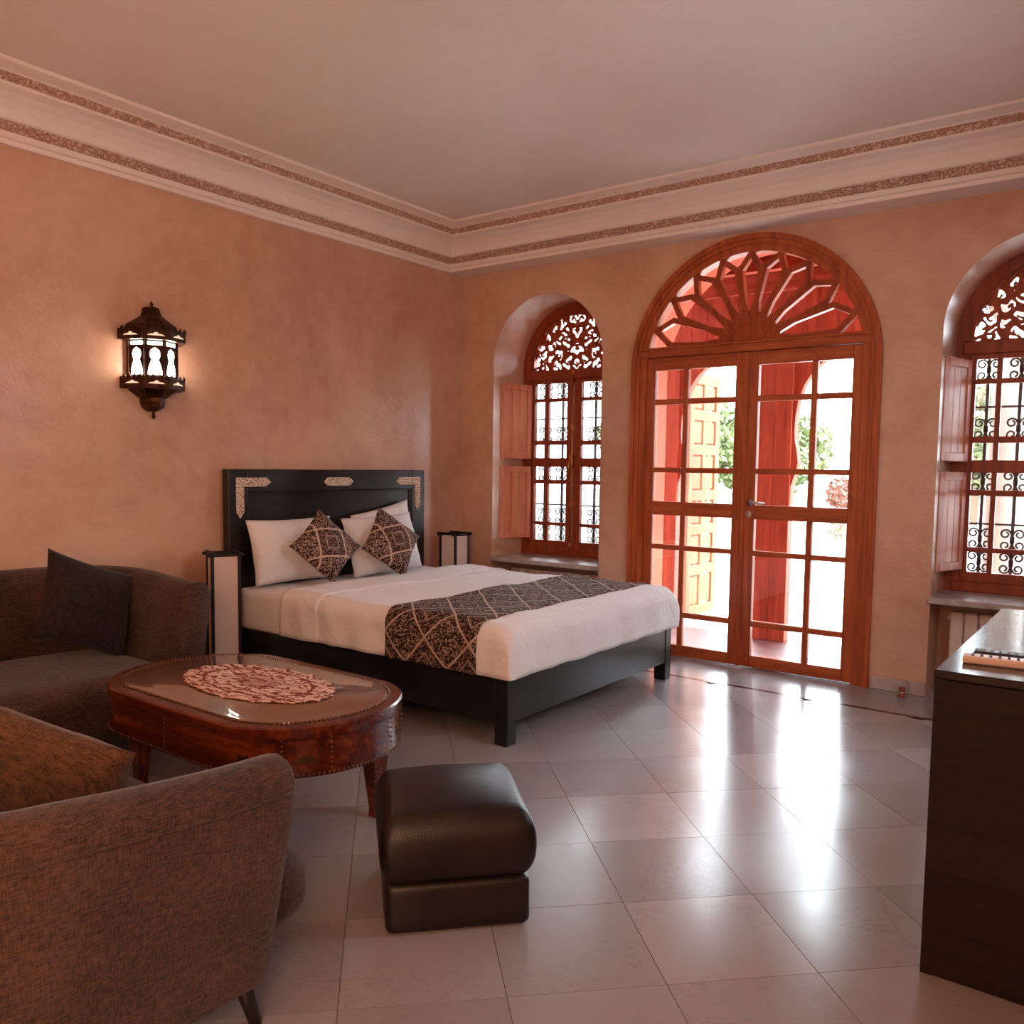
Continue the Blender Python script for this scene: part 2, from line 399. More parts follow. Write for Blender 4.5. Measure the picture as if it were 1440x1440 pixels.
# ------------------------------------------------------------------ room dimensions
X1, Y0, ZC = 4.95, -7.2, 3.085
TH = .5                              # back wall thickness
WIN = [(.32, 1.31), (3.525, 4.515)]  # window openings on the back wall
DX0, DX1 = 1.575, 3.195; DC = (DX0+DX1)/2; DR = (DX1-DX0)/2; DSP = 1.962
ROUT = .8275                         # outer radius of the door casing
WSP = 2.095; SILL = .58
def arch(xc, r, zs, n=24, rev=False):
    pts = [(xc-r*math.cos(PI*i/n), zs+r*math.sin(PI*i/n)) for i in range(n+1)]
    return pts[::-1] if rev else pts

# ------------------------------------------------------------------ floor
floor = struct(obj('floor', box(0, X1, Y0, .0, -.12, -.006), G['grout']))
P0, Q0, ST = .155, 5.867, .577       # x+y and x-y offsets, step of the diagonal grid
TLIM = -.505
def clip(poly, inside, cut):
    out = []
    for i, a in enumerate(poly):
        b = poly[(i+1) % len(poly)]
        if inside(a): out.append(a)
        if inside(a) != inside(b): out.append(cut(a, b))
    return out
def cutx(c): return lambda a, b: (c, a[1]+(b[1]-a[1])*(c-a[0])/(b[0]-a[0]))
def cuty(c): return lambda a, b: (a[0]+(b[0]-a[0])*(c-a[1])/(b[1]-a[1]), c)
half = ST/2-.0013
full_tile = None
def tile_geo(poly):
    bm = bmesh.new(); a = [bm.verts.new((*p, 0)) for p in poly]; f = bm.faces.new(a)
    if f.normal.z < 0: f.normal_flip()
    bm.normal_update()
    if f.normal.z < 0: bmesh.ops.reverse_faces(bm, faces=[f])
    r = bmesh.ops.extrude_face_region(bm, geom=[f]); vs = [e for e in r['geom'] if isinstance(e, bmesh.types.BMVert)]
    for v_ in vs: v_.co.z -= .012
    bmesh.ops.recalc_face_normals(bm, faces=list(bm.faces))
    return bmdata(bm)
for i in range(-20, 20):
    for j in range(-20, 25):
        p = P0+(i+.5)*ST; q = Q0+(j+.5)*ST; cx, cy = (p+q)/2, (p-q)/2
        poly = [(cx+half, cy), (cx, cy+half), (cx-half, cy), (cx, cy-half)]
        n0 = len(poly); inside_all = all(0 <= x <= X1 and Y0 <= y <= TLIM for x, y in poly)
        if not inside_all:
            for ins, ct in ((lambda a: a[0] >= 0, cutx(0)), (lambda a: a[0] <= X1, cutx(X1)), (lambda a: a[1] >= Y0, cuty(Y0)), (lambda a: a[1] <= TLIM, cuty(TLIM))):
                if poly: poly = clip(poly, ins, ct)
            if len(poly) < 3: continue
            ar = abs(sum(poly[k][0]*poly[(k+1) % len(poly)][1]-poly[(k+1) % len(poly)][0]*poly[k][1] for k in range(len(poly))))/2
            if ar < .002: continue
            t = obj('tile', tile_geo([(x-cx, y-cy) for x, y in poly]), G['marble_tile'], floor)
        elif full_tile is None:
            t = obj('tile', tile_geo([(x-cx, y-cy) for x, y in poly]), G['marble_tile'], floor); full_tile = t.data
        else: t = link(bpy.data.objects.new('tile', full_tile), floor)
        t.location = (cx, cy, random.uniform(-.0004, .0004))
obj('inlay_strip', box(0, X1, -.503, -.470, -.012, .0006), G['inlay_stone'], floor)
xs = [0, .62, 1.24, 1.86, 2.48, 3.10, 3.72, 4.34, X1]
for a, b in zip(xs, xs[1:]):
    obj('border_slab', box(a+.001, b-.001, -.468, -.001, -.012, 0), G['marble_tile'], floor)
for a, b in WIN: obj('niche_slab', box(a, b, 0, .3, -.012, 0), G['marble_tile'], floor)
obj('threshold', box(DX0, DX1, 0, TH, -.012, .0), G['red_tile'], floor)

# ------------------------------------------------------------------ walls and ceiling
ceiling = struct(obj('ceiling', box(-.1, X1+.1, Y0-.1, TH, ZC, ZC+.15), G['ceiling_paint']))
struct(obj('wall_left', box(-.15, 0, Y0-.1, TH, -.1, ZC), G['plaster_wall']))
struct(obj('wall_right', box(X1, X1+.15, Y0-.1, TH, -.1, ZC), G['plaster_wall']))
def back_wall():
    V, F = [], []
    def quad(a, b, c, d):
        n = len(V); V.extend([Vector(a), Vector(b), Vector(c), Vector(d)]); F.append((n, n+1, n+2, n+3))
    ops = [(WIN[0][0], WIN[0][1], WSP), (DX0, DX1, DSP), (WIN[1][0], WIN[1][1], WSP)]
    cur = -.15
    for y in (0,):
        cur = -.15 if y else 0
        end = X1+.15 if y else X1
        for a, b, zs in ops:
            quad((cur, y, -.1), (a, y, -.1), (a, y, ZC), (cur, y, ZC))
            pts = arch((a+b)/2, (b-a)/2, zs, 64)
            for p, q in zip(pts, pts[1:]): quad((p[0], y, p[1]), (q[0], y, q[1]), (q[0], y, ZC), (p[0], y, ZC))
            cur = b
        quad((cur, y, -.1), (end, y, -.1), (end, y, ZC), (cur, y, ZC))
    for a, b, zs in ops:
        pts = [(a, -.1)]+arch((a+b)/2, (b-a)/2, zs, 64)+[(b, -.1)]
        ye = .09 if zs == DSP else TH-.02
        for p, q in zip(pts, pts[1:]): quad((p[0], 0, p[1]), (p[0], ye, p[1]), (q[0], ye, q[1]), (q[0], 0, q[1]))
    return V, F
def outer_wall():
    V, F = [], []
    def quad(a, b, c, d):
        n = len(V); V.extend([Vector(a), Vector(b), Vector(c), Vector(d)]); F.append((n, n+1, n+2, n+3))
    ops = [(WIN[0][0], WIN[0][1], WSP), (DX0, DX1, DSP), (WIN[1][0], WIN[1][1], WSP)]
    cur, y = -.15, TH
    for a, b, zs in ops:
        quad((cur, y, -.1), (a, y, -.1), (a, y, ZC), (cur, y, ZC))
        pts = arch((a+b)/2, (b-a)/2, zs, 64)
        for p, q in zip(pts, pts[1:]): quad((p[0], y, p[1]), (q[0], y, q[1]), (q[0], y, ZC), (p[0], y, ZC))
        pts = [(a, -.1)]+pts+[(b, -.1)]; ye = .09 if zs == DSP else TH-.02
        for p, q in zip(pts, pts[1:]): quad((p[0], ye, p[1]), (p[0], TH, p[1]), (q[0], TH, q[1]), (q[0], ye, q[1]))
        cur = b
    quad((cur, y, -.1), (X1+.15, y, -.1), (X1+.15, y, ZC), (cur, y, ZC))
    return V, F
wall_back = struct(obj('wall_back', back_wall(), G['plaster_wall']))
obj('outer_render', outer_wall(), G['outside_plaster'], wall_back)
for a, b in WIN: obj('niche_back', box(a, b, .3, TH, -.1, SILL-.04), G['plaster_wall'], wall_back)
# rear wall behind the camera; its two curtained windows are added for the warm fill
def rear_wall():
    parts = []; xs = [0, .7, 1.9, 3.1, 4.3, X1]
    for k in (0, 2, 4): parts.append(box(xs[k], xs[k+1], Y0-.25, Y0, -.1, ZC))
    for k in (1, 3): parts += [box(xs[k], xs[k+1], Y0-.25, Y0, -.1, .6), box(xs[k], xs[k+1], Y0-.25, Y0, 2.5, ZC)]
    return join(*parts)
struct(obj('wall_front', rear_wall(), G['plaster_wall']))
for n_, (a, b) in enumerate(((.7, 1.9), (3.1, 4.3))):
    w = struct(empty('window_%d' % (n_+3), (a, Y0, .6)))  # unseen window, added to go with a rear fill light
    obj('frame', join(box(a, a+.06, Y0-.2, Y0-.14, .6, 2.5), box(b-.06, b, Y0-.2, Y0-.14, .6, 2.5), box(a, b, Y0-.2, Y0-.14, .6, .66), box(a, b, Y0-.2, Y0-.14, 2.44, 2.5)), G['window_wood'], w)
    obj('added_curtain', grid(60, 2, lambda u, v: Vector((a+u*(b-a), Y0-.08+.02*math.sin(u*60), .6+1.9*v))), G['added_curtain'], w, smooth=True)

for n_, y_ in ((5, -6.35), (6, -2.0)):
    w = struct(empty('window_%d' % n_, (X1, y_, .7)))  # unseen window dressing on solid wall, added around a side fill light
    obj('frame', join(box(X1-.05, X1, y_-.66, y_-.6, .7, 2.6), box(X1-.05, X1, y_+.6, y_+.66, .7, 2.6), box(X1-.05, X1, y_-.6, y_+.6, .7, .76), box(X1-.05, X1, y_-.6, y_+.6, 2.54, 2.6)), G['window_wood'], w)
    obj('added_curtain', grid(60, 2, lambda u, v: Vector((X1-.03+.012*math.sin(u*60), y_-.6+u*1.2, .76+1.78*v))), G['added_curtain'], w, smooth=True)

# cornice: profile (offset, z); the back run stands .17 further off its wall than the side runs
PROF = [(0, 2.805), (.004, 2.826), (.018, 2.832), (.03, 2.855), (.058, 2.897), (.072, 2.903), (.088, 2.935), (.115, 2.968), (.155, 2.995), (.196, 3.008), (.204, 3.018), (.226, 3.052), (.236, 3.058), (.30, 3.072), (.31, ZC)]
def trim(name, k):
    def corner(d, c):
        a, b = .03+d, .2+d
        return [(a, Y0+a), (a, -b), (X1-a, -b), (X1-a, Y0+a)][c]
    root = struct(empty(name, (0, 0, 2.8)))
    def strip(prof, nm, mat):
        V, F = [], []
        for d, z in prof:
            p, q = corner(d, k), corner(d, (k+1) % 4); V += [Vector((*p, z)), Vector((*q, z))]
        for i in range(len(prof)-1): F.append((2*i, 2*i+2, 2*i+3, 2*i+1))
        obj(nm, (V, F), mat, root)
    wallpos = {0: -.03, 1: -.2, 2: -.03, 3: -.03}[k]
    strip(PROF[0:4], 'moulding', G['stucco']); strip(PROF[3:5], 'carved_band', G['carved_band']); strip(PROF[4:11], 'cove', G['stucco'])
    strip(PROF[10:12], 'carved_band', G['carved_band']); strip(PROF[11:15], 'moulding', G['stucco'])
    strip([(wallpos, 2.805), (0, 2.805)], 'soffit', G['stucco'])
for k in range(4): trim('trim_%d' % (k+1), k)

# baseboard on the back wall, stone pieces
bb = struct(empty('baseboard_back', (0, 0, 0)))
def skirt(a, b):
    n = max(1, round((b-a)/.33)); w = (b-a)/n
    for i in range(n): obj('skirting_tile', box(a+i*w+.001, a+(i+1)*w-.001, -.014, .0, .0, .078, .003), G['sill_marble'], bb)
skirt(.0, .32); skirt(1.31, 1.552); skirt(3.218, 3.525); skirt(4.515, X1)
bl = struct(empty('baseboard_left', (0, -3, 0)))
for i in range(20): obj('skirting_tile', box(0, .014, Y0+i*.355+.001, Y0+(i+1)*.355-.001, 0, .078, .003), G['sill_marble'], bl)

# ------------------------------------------------------------------ windows
def sweep_arch(xc, zs, r_in, r_out, z0, y0, y1, n=36, hollow_bottom=True):
    """jambs plus half ring between r_in and r_out, from z0 up, between y0 and y1"""
    inn = [(xc-r_in, z0)]+arch(xc, r_in, zs, n)+[(xc+r_in, z0)]
    out = [(xc-r_out, z0)]+arch(xc, r_out, zs, n)+[(xc+r_out, z0)]
    V, F = [], []; m_ = len(inn)
    for (a, b) in zip(inn, out):
        V += [Vector((a[0], y0, a[1])), Vector((b[0], y0, b[1])), Vector((b[0], y1, b[1])), Vector((a[0], y1, a[1]))]
    for i in range(m_-1):
        a, b = 4*i, 4*i+4
        for k in range(4):
            k2 = (k+1) % 4; F.append((a+k, a+k2, b+k2, b+k))
    F.append((0, 1, 2, 3)); e = 4*(m_-1); F.append((e+3, e+2, e+1, e))
    bm = bmesh.new(); vs = [bm.verts.new(p) for p in V]
    for f in F: bm.faces.new([vs[i] for i in f])
    bmesh.ops.recalc_face_normals(bm, faces=list(bm.faces)); return bmdata(bm)

def march(field, x0, x1, z0, z1, h):
    """marching squares: region field>0 as polygons in (x,z)"""
    nx = int(round((x1-x0)/h)); nz_ = int(round((z1-z0)/h)); val = {}
    for i in range(nx+1):
        for j in range(nz_+1): val[i, j] = field(x0+i*h, z0+j*h)
    V, F, idx = [], [], {}
    def vid(p):
        k = (round(p[0], 5), round(p[1], 5))
        if k not in idx: idx[k] = len(V); V.append(k)
        return idx[k]
    for i in range(nx):
        for j in range(nz_):
            cs = [(i, j), (i+1, j), (i+1, j+1), (i, j+1)]; poly = []
            for k in range(4):
                a, b = cs[k], cs[(k+1) % 4]; va, vb = val[a], val[b]
                pa = (x0+a[0]*h, z0+a[1]*h); pb = (x0+b[0]*h, z0+b[1]*h)
                if va > 0: poly.append(vid(pa))
                if (va > 0) != (vb > 0):
                    t = va/(va-vb); poly.append(vid((pa[0]+(pb[0]-pa[0])*t, pa[1]+(pb[1]-pa[1])*t)))
            q = []
            for p in poly:
                if not q or q[-1] != p: q.append(p)
            if len(q) > 2 and q[0] == q[-1]: q.pop()
            if len(set(q)) >= 3: F.append(tuple(q))
    return V, F
def extrude_y(vf, y0, y1):
    V, F = vf; bm = bmesh.new(); vs = [bm.verts.new((x, y0, z)) for x, z in V]
    for f in F:
        try: bm.faces.new([vs[i] for i in f])
        except ValueError: pass
    g = bmesh.ops.extrude_face_region(bm, geom=list(bm.faces))
    for e in g['geom']:
        if isinstance(e, bmesh.types.BMVert): e.co.y = y1
    bmesh.ops.recalc_face_normals(bm, faces=list(bm.faces)); return bmdata(bm)

FC = [(0, .06), (0, .17), (0, .29), (.085, .075), (.09, .215), (.17, .13), (.19, .04), (.155, .27), (.25, .09), (.245, .19), (.315, .045), (.31, .135), (.075, .335), (.36, .06), (.205, .31), (.285, .25), (.04, .38), (.13, .36), (.345, .2)]
FROT = [random.uniform(0, 6.28) for _ in FC]
def fret_field(x, z, R=.40):
    s = abs(x); r0 = math.hypot(x, z+.03)
    rim = min(R-math.hypot(x, z-.025), z)           # distance to the frame
    if rim < 0: return -.02 - .0
    wx = s+.012*math.sin(z*70+1)+.008*math.sin(s*90); wz = z+.012*math.sin(s*75+2)
    ds = sorted(((math.hypot(wx-a, wz-b), k) for k, (a, b) in enumerate(FC)))
    d1, k1 = ds[0]; d2 = ds[1][0]
    edge = .021-(d2-d1)                        # wood along cell borders
    a, b = FC[k1]; th = math.atan2(wz-b, wx-a)
    sp = .0125-abs(((d1-.011*(th+FROT[k1])/1.05) % .052)-.026)   # one spiral tendril per cell
    return max(edge, sp, .010-rim)

def scroll_geo():
    P = []
    def spiral(cx, cz, sx, sz, R=.03):
        pts = []
        for i in range(15):
            a = i/14*1.55*2*PI*.8; r = R*(1-.62*i/14)
            pts.append((cx+sx*(r*math.cos(a)), 0, cz+sz*(r*math.sin(a))))
        return tube(pts, .0065, 5)
    for sx in (1, -1):
        for sz in (1, -1): P.append(spiral(sx*.036, sz*.034, -sx, sz))
    P.append(box(-.012, .012, -.008, .008, -.02, .02))
    return join(*P)
SCROLL = scroll_geo(); scroll_mesh = [None]

def window(n, x0, x1, label):
    xc = (x0+x1)/2; R = (x1-x0)/2; w = struct(empty('window_%d' % n, (xc, .4, SILL)))
    yf = .40                                   # inner face of the joinery
    obj('frame', sweep_arch(xc, WSP, R-.075, R, SILL, yf, yf+.075), G['window_wood'], w, angle=40)
    obj('frame_bead', sweep_arch(xc, WSP, R-.095, R-.07, SILL, yf+.012, yf+.06), G['window_wood'], w, angle=40)
    obj('transom', box(x0+.04, x1-.04, yf-.012, yf+.07, 1.995, 2.075, .006), G['window_wood'], w)
    obj('bottom_rail', box(x0+.04, x1-.04, yf-.005, yf+.07, SILL, .645, .005), G['window_wood'], w)
    fz = 2.07
    pv = march(lambda x, z: fret_field(x, z, .412), -.42, .42, -.004, .44, .0075)
    fp = extrude_y(pv, 0, .018)
    obj('fretwork_panel', move(fp, (xc, yf+.03, fz)), G['fan_wood'], w)
    # two casements, each 2 columns x 6 rows of panes
    rows = [(.70, .822), (.85, 1.16), (1.195, 1.298), (1.372, 1.474), (1.512, 1.822), (1.85, 1.968)]
    for s in (-1, 1):
        e0, e1 = (xc-R+.08, xc-.003) if s < 0 else (xc+.003, xc+R-.08)
        cas = obj('casement', join(box(min(xc+s*.068, xc+s*.003), max(xc+s*.068, xc+s*.003), yf+.005, yf+.05, .645, 1.995, .004),
                                   box(min(xc+s*(R-.08), xc+s*(R-.115)), max(xc+s*(R-.08), xc+s*(R-.115)), yf+.005, yf+.05, .645, 1.995, .004),
                                   box(e0, e1, yf+.006, yf+.05, 1.968, 1.994), box(e0, e1, yf+.006, yf+.05, .646, .70)), G['window_wood'], w)
        i0, i1 = xc+s*.068, xc+s*(R-.115); lo, hi = min(i0, i1), max(i0, i1)
        mid = lo+(hi-lo)*(.39 if s < 0 else .61)
        obj('glazing_bar', box(mid-.014, mid+.014, yf+.01, yf+.045, .70, 1.968, .003), G['window_wood'], cas)
        for (a, b), (c, d) in zip(rows, rows[1:]):
            obj('glazing_bar', box(lo, hi, yf+.008, yf+.047, b, c, .003), G['window_wood'], cas)
        for a, b in rows:
            for c, d in ((lo, mid-.014), (mid+.014, hi)):
                obj('pane', box(c, d, yf+.026, yf+.030, a, b), G['pane_glass'], cas)
    # espagnolette bolt on the meeting stiles
    bolt = obj('bolt_rod', cyl_between((xc, yf-.012, .66), (xc, yf-.012, 2.06), .007, 8), G['brass'], w, smooth=True)
    for z in (.675, 1.0, 1.62, 2.045): obj('bolt_guide', box(xc-.014, xc+.014, yf-.022, yf+.006, z-.018, z+.018, .004), G['brass'], bolt)
    obj('bolt_handle', join(box(xc-.015, xc+.015, yf-.03, yf+.004, 1.28, 1.4, .006), tube([(xc, yf-.03, 1.36), (xc, yf-.055, 1.33), (xc, yf-.058, 1.25)], .009, 8)), G['brass'], bolt, smooth=True)
    # four inside shutters folded back along the reveals
    for s in (-1, 1):
        for z0, z1 in ((.715, 1.30), (1.362, 1.962)):
            wd = .315
            def prt(*b):   # local: u along leaf (0 at hinge), t thickness
                return box(*b)
            hx = xc+s*(R-.085); ang = math.radians(17)
            M = Matrix.Translation((hx, yf-.004, 0)) @ (Matrix.Rotation(-PI/2-s*-ang if s < 0 else -PI/2+ang, 4, 'Z'))
            M = Matrix.Translation((hx, yf-.004, 0)) @ Matrix.Rotation(-PI/2+(s*ang), 4, 'Z')
            fr = join(box(0, .045, -.013, .013, z0, z1, .003), box(wd-.045, wd, -.013, .013, z0, z1, .003),
                      box(.045, wd-.045, -.013, .013, z0, z0+.05, .003), box(.045, wd-.045, -.013, .013, z1-.05, z1, .003))
            sh = obj('shutter', xf(fr, M), G['shutter_wood'], w)
            pw = (wd-.09)/3
            for k in range(3):
                obj('board', xf(box(.045+k*pw+.001, .045+(k+1)*pw-.001, -.006, .006, z0+.05, z1-.05, .002), M), G['shutter_wood'], sh)
            for z in (z0+.1, z1-.1): obj('hinge', xf(cyl_between((0, -.0, z-.03), (0, -.0, z+.03), .008, 8), M), G['brass'], sh, smooth=True)
    # stone sill
    obj('sill', box(x0-.008, x1+.008, -.022, yf+.06, SILL-.036, SILL, .005), G['sill_marble'], w)
    # wrought iron grille in the outer reveal
    gr = tag(empty('window_grille', (xc, TH-.01, SILL)), label, 'window grille')
    cols = [xc-.325, xc-.155, xc+.155, xc+.325]
    for x in cols: obj('bar', box(x-.009, x+.009, TH-.02, TH-.004, SILL-.03, 2.0), G['iron'], gr)
    for z in (.64, .99, 1.33, 1.69, 2.0): obj('crossbar', box(x0+.001, x1-.001, TH-.016, TH-.006, z-.006, z+.006), G['iron'], gr)
    for x in cols:
        for z in (.76, .90, 1.245, 1.56, 1.91):
            if scroll_mesh[0] is None:
                o = obj('scroll', SCROLL, G['iron'], gr, smooth=True); scroll_mesh[0] = o.data
            else: o = link(bpy.data.objects.new('scroll', scroll_mesh[0]), gr)
            o.location = (x, TH-.012, z)
    return w
window(1, *WIN[0], 'black wrought iron scroll grille outside the window beside the bed')
window(2, *WIN[1], 'black wrought iron scroll grille outside the window by the black cabinet')

# radiators in the niches
def radiator(x0, x1, label):
    r = tag(empty('radiator', ((x0+x1)/2, .18, 0)), label, 'radiator')
    n = 11; p = (x1-x0-.16)/n
    for k in range(n):
        a = x0+.08+k*p
        obj('fin', box(a+.003, a+p-.003, .15, .235, .06, .485, .008), G['radiator_paint'], r)
    obj('manifold', join(cyl_between((x0+.07, .19, .1), (x1-.07, .19, .1), .018), cyl_between((x0+.07, .19, .45), (x1-.07, .19, .45), .018)), G['radiator_paint'], r)
    for x in (x0+.12, x1-.12): obj('foot', box(x-.02, x+.02, .16, .22, 0, .07), G['radiator_paint'], r)
radiator(*WIN[0], 'cream column radiator under the window sill beside the bed')
radiator(*WIN[1], 'cream column radiator under the window sill behind the black cabinet')

# ------------------------------------------------------------------ the arched double door
door = struct(empty('door_1', (DC, 0, 0)))
obj('casing', sweep_arch(DC, DSP, ROUT-.034, ROUT, 0, -.028, .05, 48), G['door_wood'], door, angle=40)
obj('casing', sweep_arch(DC, DSP, ROUT-.062, ROUT-.03, 0, -.016, .06, 48), G['door_wood'], door, angle=40)
obj('casing', sweep_arch(DC, DSP, ROUT-.108, ROUT-.058, 0, -.004, .09, 48), G['door_wood'], door, angle=40)
RI = ROUT-.108
LX0, LX1 = DC-.745, DC+.745
obj('transom', join(box(LX0-.02, LX1+.02, -.012, .09, 2.055, 2.115, .004), box(LX0-.02, LX1+.02, -.022, .05, 2.103, 2.122, .004)), G['door_wood_rail'], door)
# sunburst fanlight
fan = obj('fanlight_hub', prism([(DC+.125*math.cos(PI*i/18), 2.122+.10*math.sin(PI*i/18)) for i in range(19)], 'y', .005, .06, .004), G['fan_wood'], door)
ZB = 2.122
def rim_dist(th):
    # distance from the hub centre to the inner arch in direction th
    dx, dz = math.cos(th), math.sin(th); oz = ZB-DSP
    b = oz*dz; return -b+math.sqrt(b*b-oz*oz+RI*RI)
def bar2d(a, b, w):
    a, b = Vector((a[0], a[1])), Vector((b[0], b[1])); d = (b-a).normalized(); n = Vector((-d.y, d.x))*w/2; a = a-d*w*.35; b = b+d*w*.35
    return [tuple(a+n), tuple(b+n), tuple(b-n), tuple(a-n)]
NP = 9
for k in range(NP):
    th = PI*(k+.5)/NP; L = rim_dist(th)-.012; dth = PI/NP/2
    d = Vector((math.cos(th), math.sin(th))); t = Vector((-d.y, d.x)); c = Vector((DC, ZB))
    hw1 = .40*L*math.tan(dth)*1.02
    tn = math.tan(dth); w1, w2 = .46*L*tn, .70*L*tn
    pts = [c+d*.20*L, c+d*.46*L+t*w1, c+d*.83*L+t*w2, c+d*(L+.004), c+d*.83*L-t*w2, c+d*.46*L-t*w1]
    geo = join(*[prism(bar2d(pts[i], pts[(i+1) % 6], .034), 'y', .006+.0015*(i % 2)+.0032*(k % 2), .050+.0015*(i % 2)+.0032*(k % 2)) for i in range(6)])
    obj('petal', geo, G['fan_wood'], fan)
for k in range(NP+1):
    th = PI*k/NP; th = min(max(th, .05), PI-.05); L = rim_dist(th); d = Vector((math.cos(th), math.sin(th))); c = Vector((DC, ZB))
    n = Vector((-d.y, d.x)); p = c+d*.30*L
    obj('ray', prism([tuple(c+d*.08+n*.017), tuple(p), tuple(c+d*.08-n*.017)], 'y', .0135, .0465), G['fan_wood'], fan)
# leaves
rows = [(.082, .274), (.311, .738), (.772, .977), (1.07, 1.27), (1.305, 1.735), (1.772, 1.97)]
for s in (-1, 1):
    X = lambda u: DC+s*u          # u from 0 at the meeting line to .745 at the hinge side
    def bx(u0, u1, y0, y1, z0, z1, bev=0): return box(min(X(u0), X(u1)), max(X(u0), X(u1)), y0, y1, z0, z1, bev)
    yA, yB = .012, .058
    leaf = obj('door_leaf', join(bx(.0015, .077, yA, yB, .006, 2.053, .004), bx(.655, .743, yA, yB, .006, 2.053, .004)), G['door_wood'], door)
    for z0, z1 in ((.006, .082), (.977, 1.07), (1.97, 2.053)): obj('rail', bx(.077, .655, yA, yB, z0, z1, .003), G['door_wood_rail'], leaf)
    for (z0, z1) in ((.082, .977), (1.07, 1.97)): obj('glazing_bar', bx(.411, .447, yA+.004, yB-.004, z0, z1, .004), G['door_wood'], leaf)
    for z0, z1 in ((.274, .311), (.738, .772), (1.27, 1.305), (1.735, 1.772)):
        for u0, u1 in ((.077, .411), (.447, .655)): obj('glazing_bar', bx(u0, u1, yA+.004, yB-.004, z0, z1, .004), G['door_wood_rail'], leaf)
    for z0, z1 in rows:
        for u0, u1 in ((.077, .411), (.447, .655)): obj('pane', bx(u0, u1, .033, .038, z0, z1), G['pane_glass'], leaf)
    for z in (.25, 1.02, 1.75): obj('hinge', cyl_between((X(.748), .004, z-.05), (X(.748), .004, z+.05), .008, 8), G['steel'], leaf, smooth=True)
    if s < 0: obj('cover_strip', box(DC-.018, DC+.012, .002, .013, .006, 2.05, .003), G['door_wood'], leaf)
    else:
        hx = DC+.052
        lev = obj('handle', join(tube([(hx, .012, 1.085), (hx, .0, 1.085)], .024, 16), tube([(hx, .004, 1.085), (hx, -.045, 1.085)], .009, 10),
                  tube([(hx, -.042, 1.085), (hx+.03, -.046, 1.087), (hx+.11, -.044, 1.082)], [.009, .0085, .007], 10)), G['steel'], leaf, smooth=True)
        obj('lock_rose', join(tube([(hx-.005, .012, 1.01), (hx-.005, .002, 1.01)], .023, 18), box(hx-.009, hx-.001, -.004, .004, .995, 1.022, .002)), G['steel'], leaf, angle=40)

# ------------------------------------------------------------------ bed
BY0, BY1 = -2.25, -.57
bed = tag(empty('bed', (1.1, (BY0+BY1)/2, 0)), 'low black wooden bed frame with brass inlaid headboard', 'bed')
HB0, HB1, HZ = -2.256, -.532, 1.26
hb = obj('headboard', join(box(.015, .08, HB0, HB0+.135, 0, HZ, .004), box(.015, .08, HB1-.135, HB1, 0, HZ, .004), box(.015, .08, HB0+.135, HB1-.135, HZ-.14, HZ, .004)), G['black_wood'], bed)
obj('headboard_panel', box(.02, .058, HB0+.13, HB1-.13, .1, HZ-.135), G['black_wood'], hb)
obj('panel_bead', join(box(.055, .07, HB0+.135, HB0+.15, .3, HZ-.14, .003), box(.055, .07, HB1-.15, HB1-.135, .3, HZ-.14, .003), box(.055, .07, HB0+.15, HB1-.15, HZ-.155, HZ-.14, .003)), G['black_wood'], hb)
def plate(pts): return prism(pts, 'x', .079, .0835)
def corner_plate(s):
    y = (lambda u: HB0+.05+u) if s > 0 else (lambda u: HB1-.05-u)
    p = [(0, .0), (.22, 0), (.255, -.028), (.22, -.056), (.056, -.056), (.056, -.21), (.028, -.25), (0, -.21)]
    pts = [(y(a), 1.209+b) for a, b in p]
    return plate(pts if s > 0 else pts[::-1])
obj('brass_inlay', corner_plate(1), G['inlay_brass'], hb); obj('brass_inlay', corner_plate(-1), G['inlay_brass'], hb)
yc = -1.39; obj('brass_inlay', plate([(yc-.13, 1.181), (yc-.10, 1.209), (yc+.10, 1.209), (yc+.13, 1.181), (yc+.10, 1.153), (yc-.10, 1.153)]), G['inlay_brass'], hb)
obj('side_rail', box(.08, 2.11, BY0, BY0+.035, .108, .312, .004), G['black_wood_x'], bed)
obj('side_rail', box(.08, 2.11, BY1-.035, BY1, .108, .312, .004), G['black_wood_x'], bed)
obj('foot_rail', box(2.145, 2.18, BY0+.07, BY1-.07, .108, .316, .004), G['black_wood'], bed)
for y in (BY0, BY1-.075): obj('leg', box(2.108, 2.185, y, y+.075, 0, .322, .005), G['black_wood'], bed)
obj('slat_base', box(.08, 2.145, BY0+.035, BY1-.035, .2, .285), G['black_wood_x'], bed)
obj('centre_leg', box(1.05, 1.12, -1.45, -1.38, 0, .2), G['black_wood'], bed)
def mwr(p, n):
    return p+n*(.006*wn(p, 5, 1)+.003*wn(p, 14, 2))
mt = tag(obj('mattress', rbox(.085, 2.135, BY0+.02, BY1-.02, .285, .545, .05, 20, mwr), G['white_linen'], smooth=True), 'mattress in a white fitted sheet on the black bed frame', 'mattress')
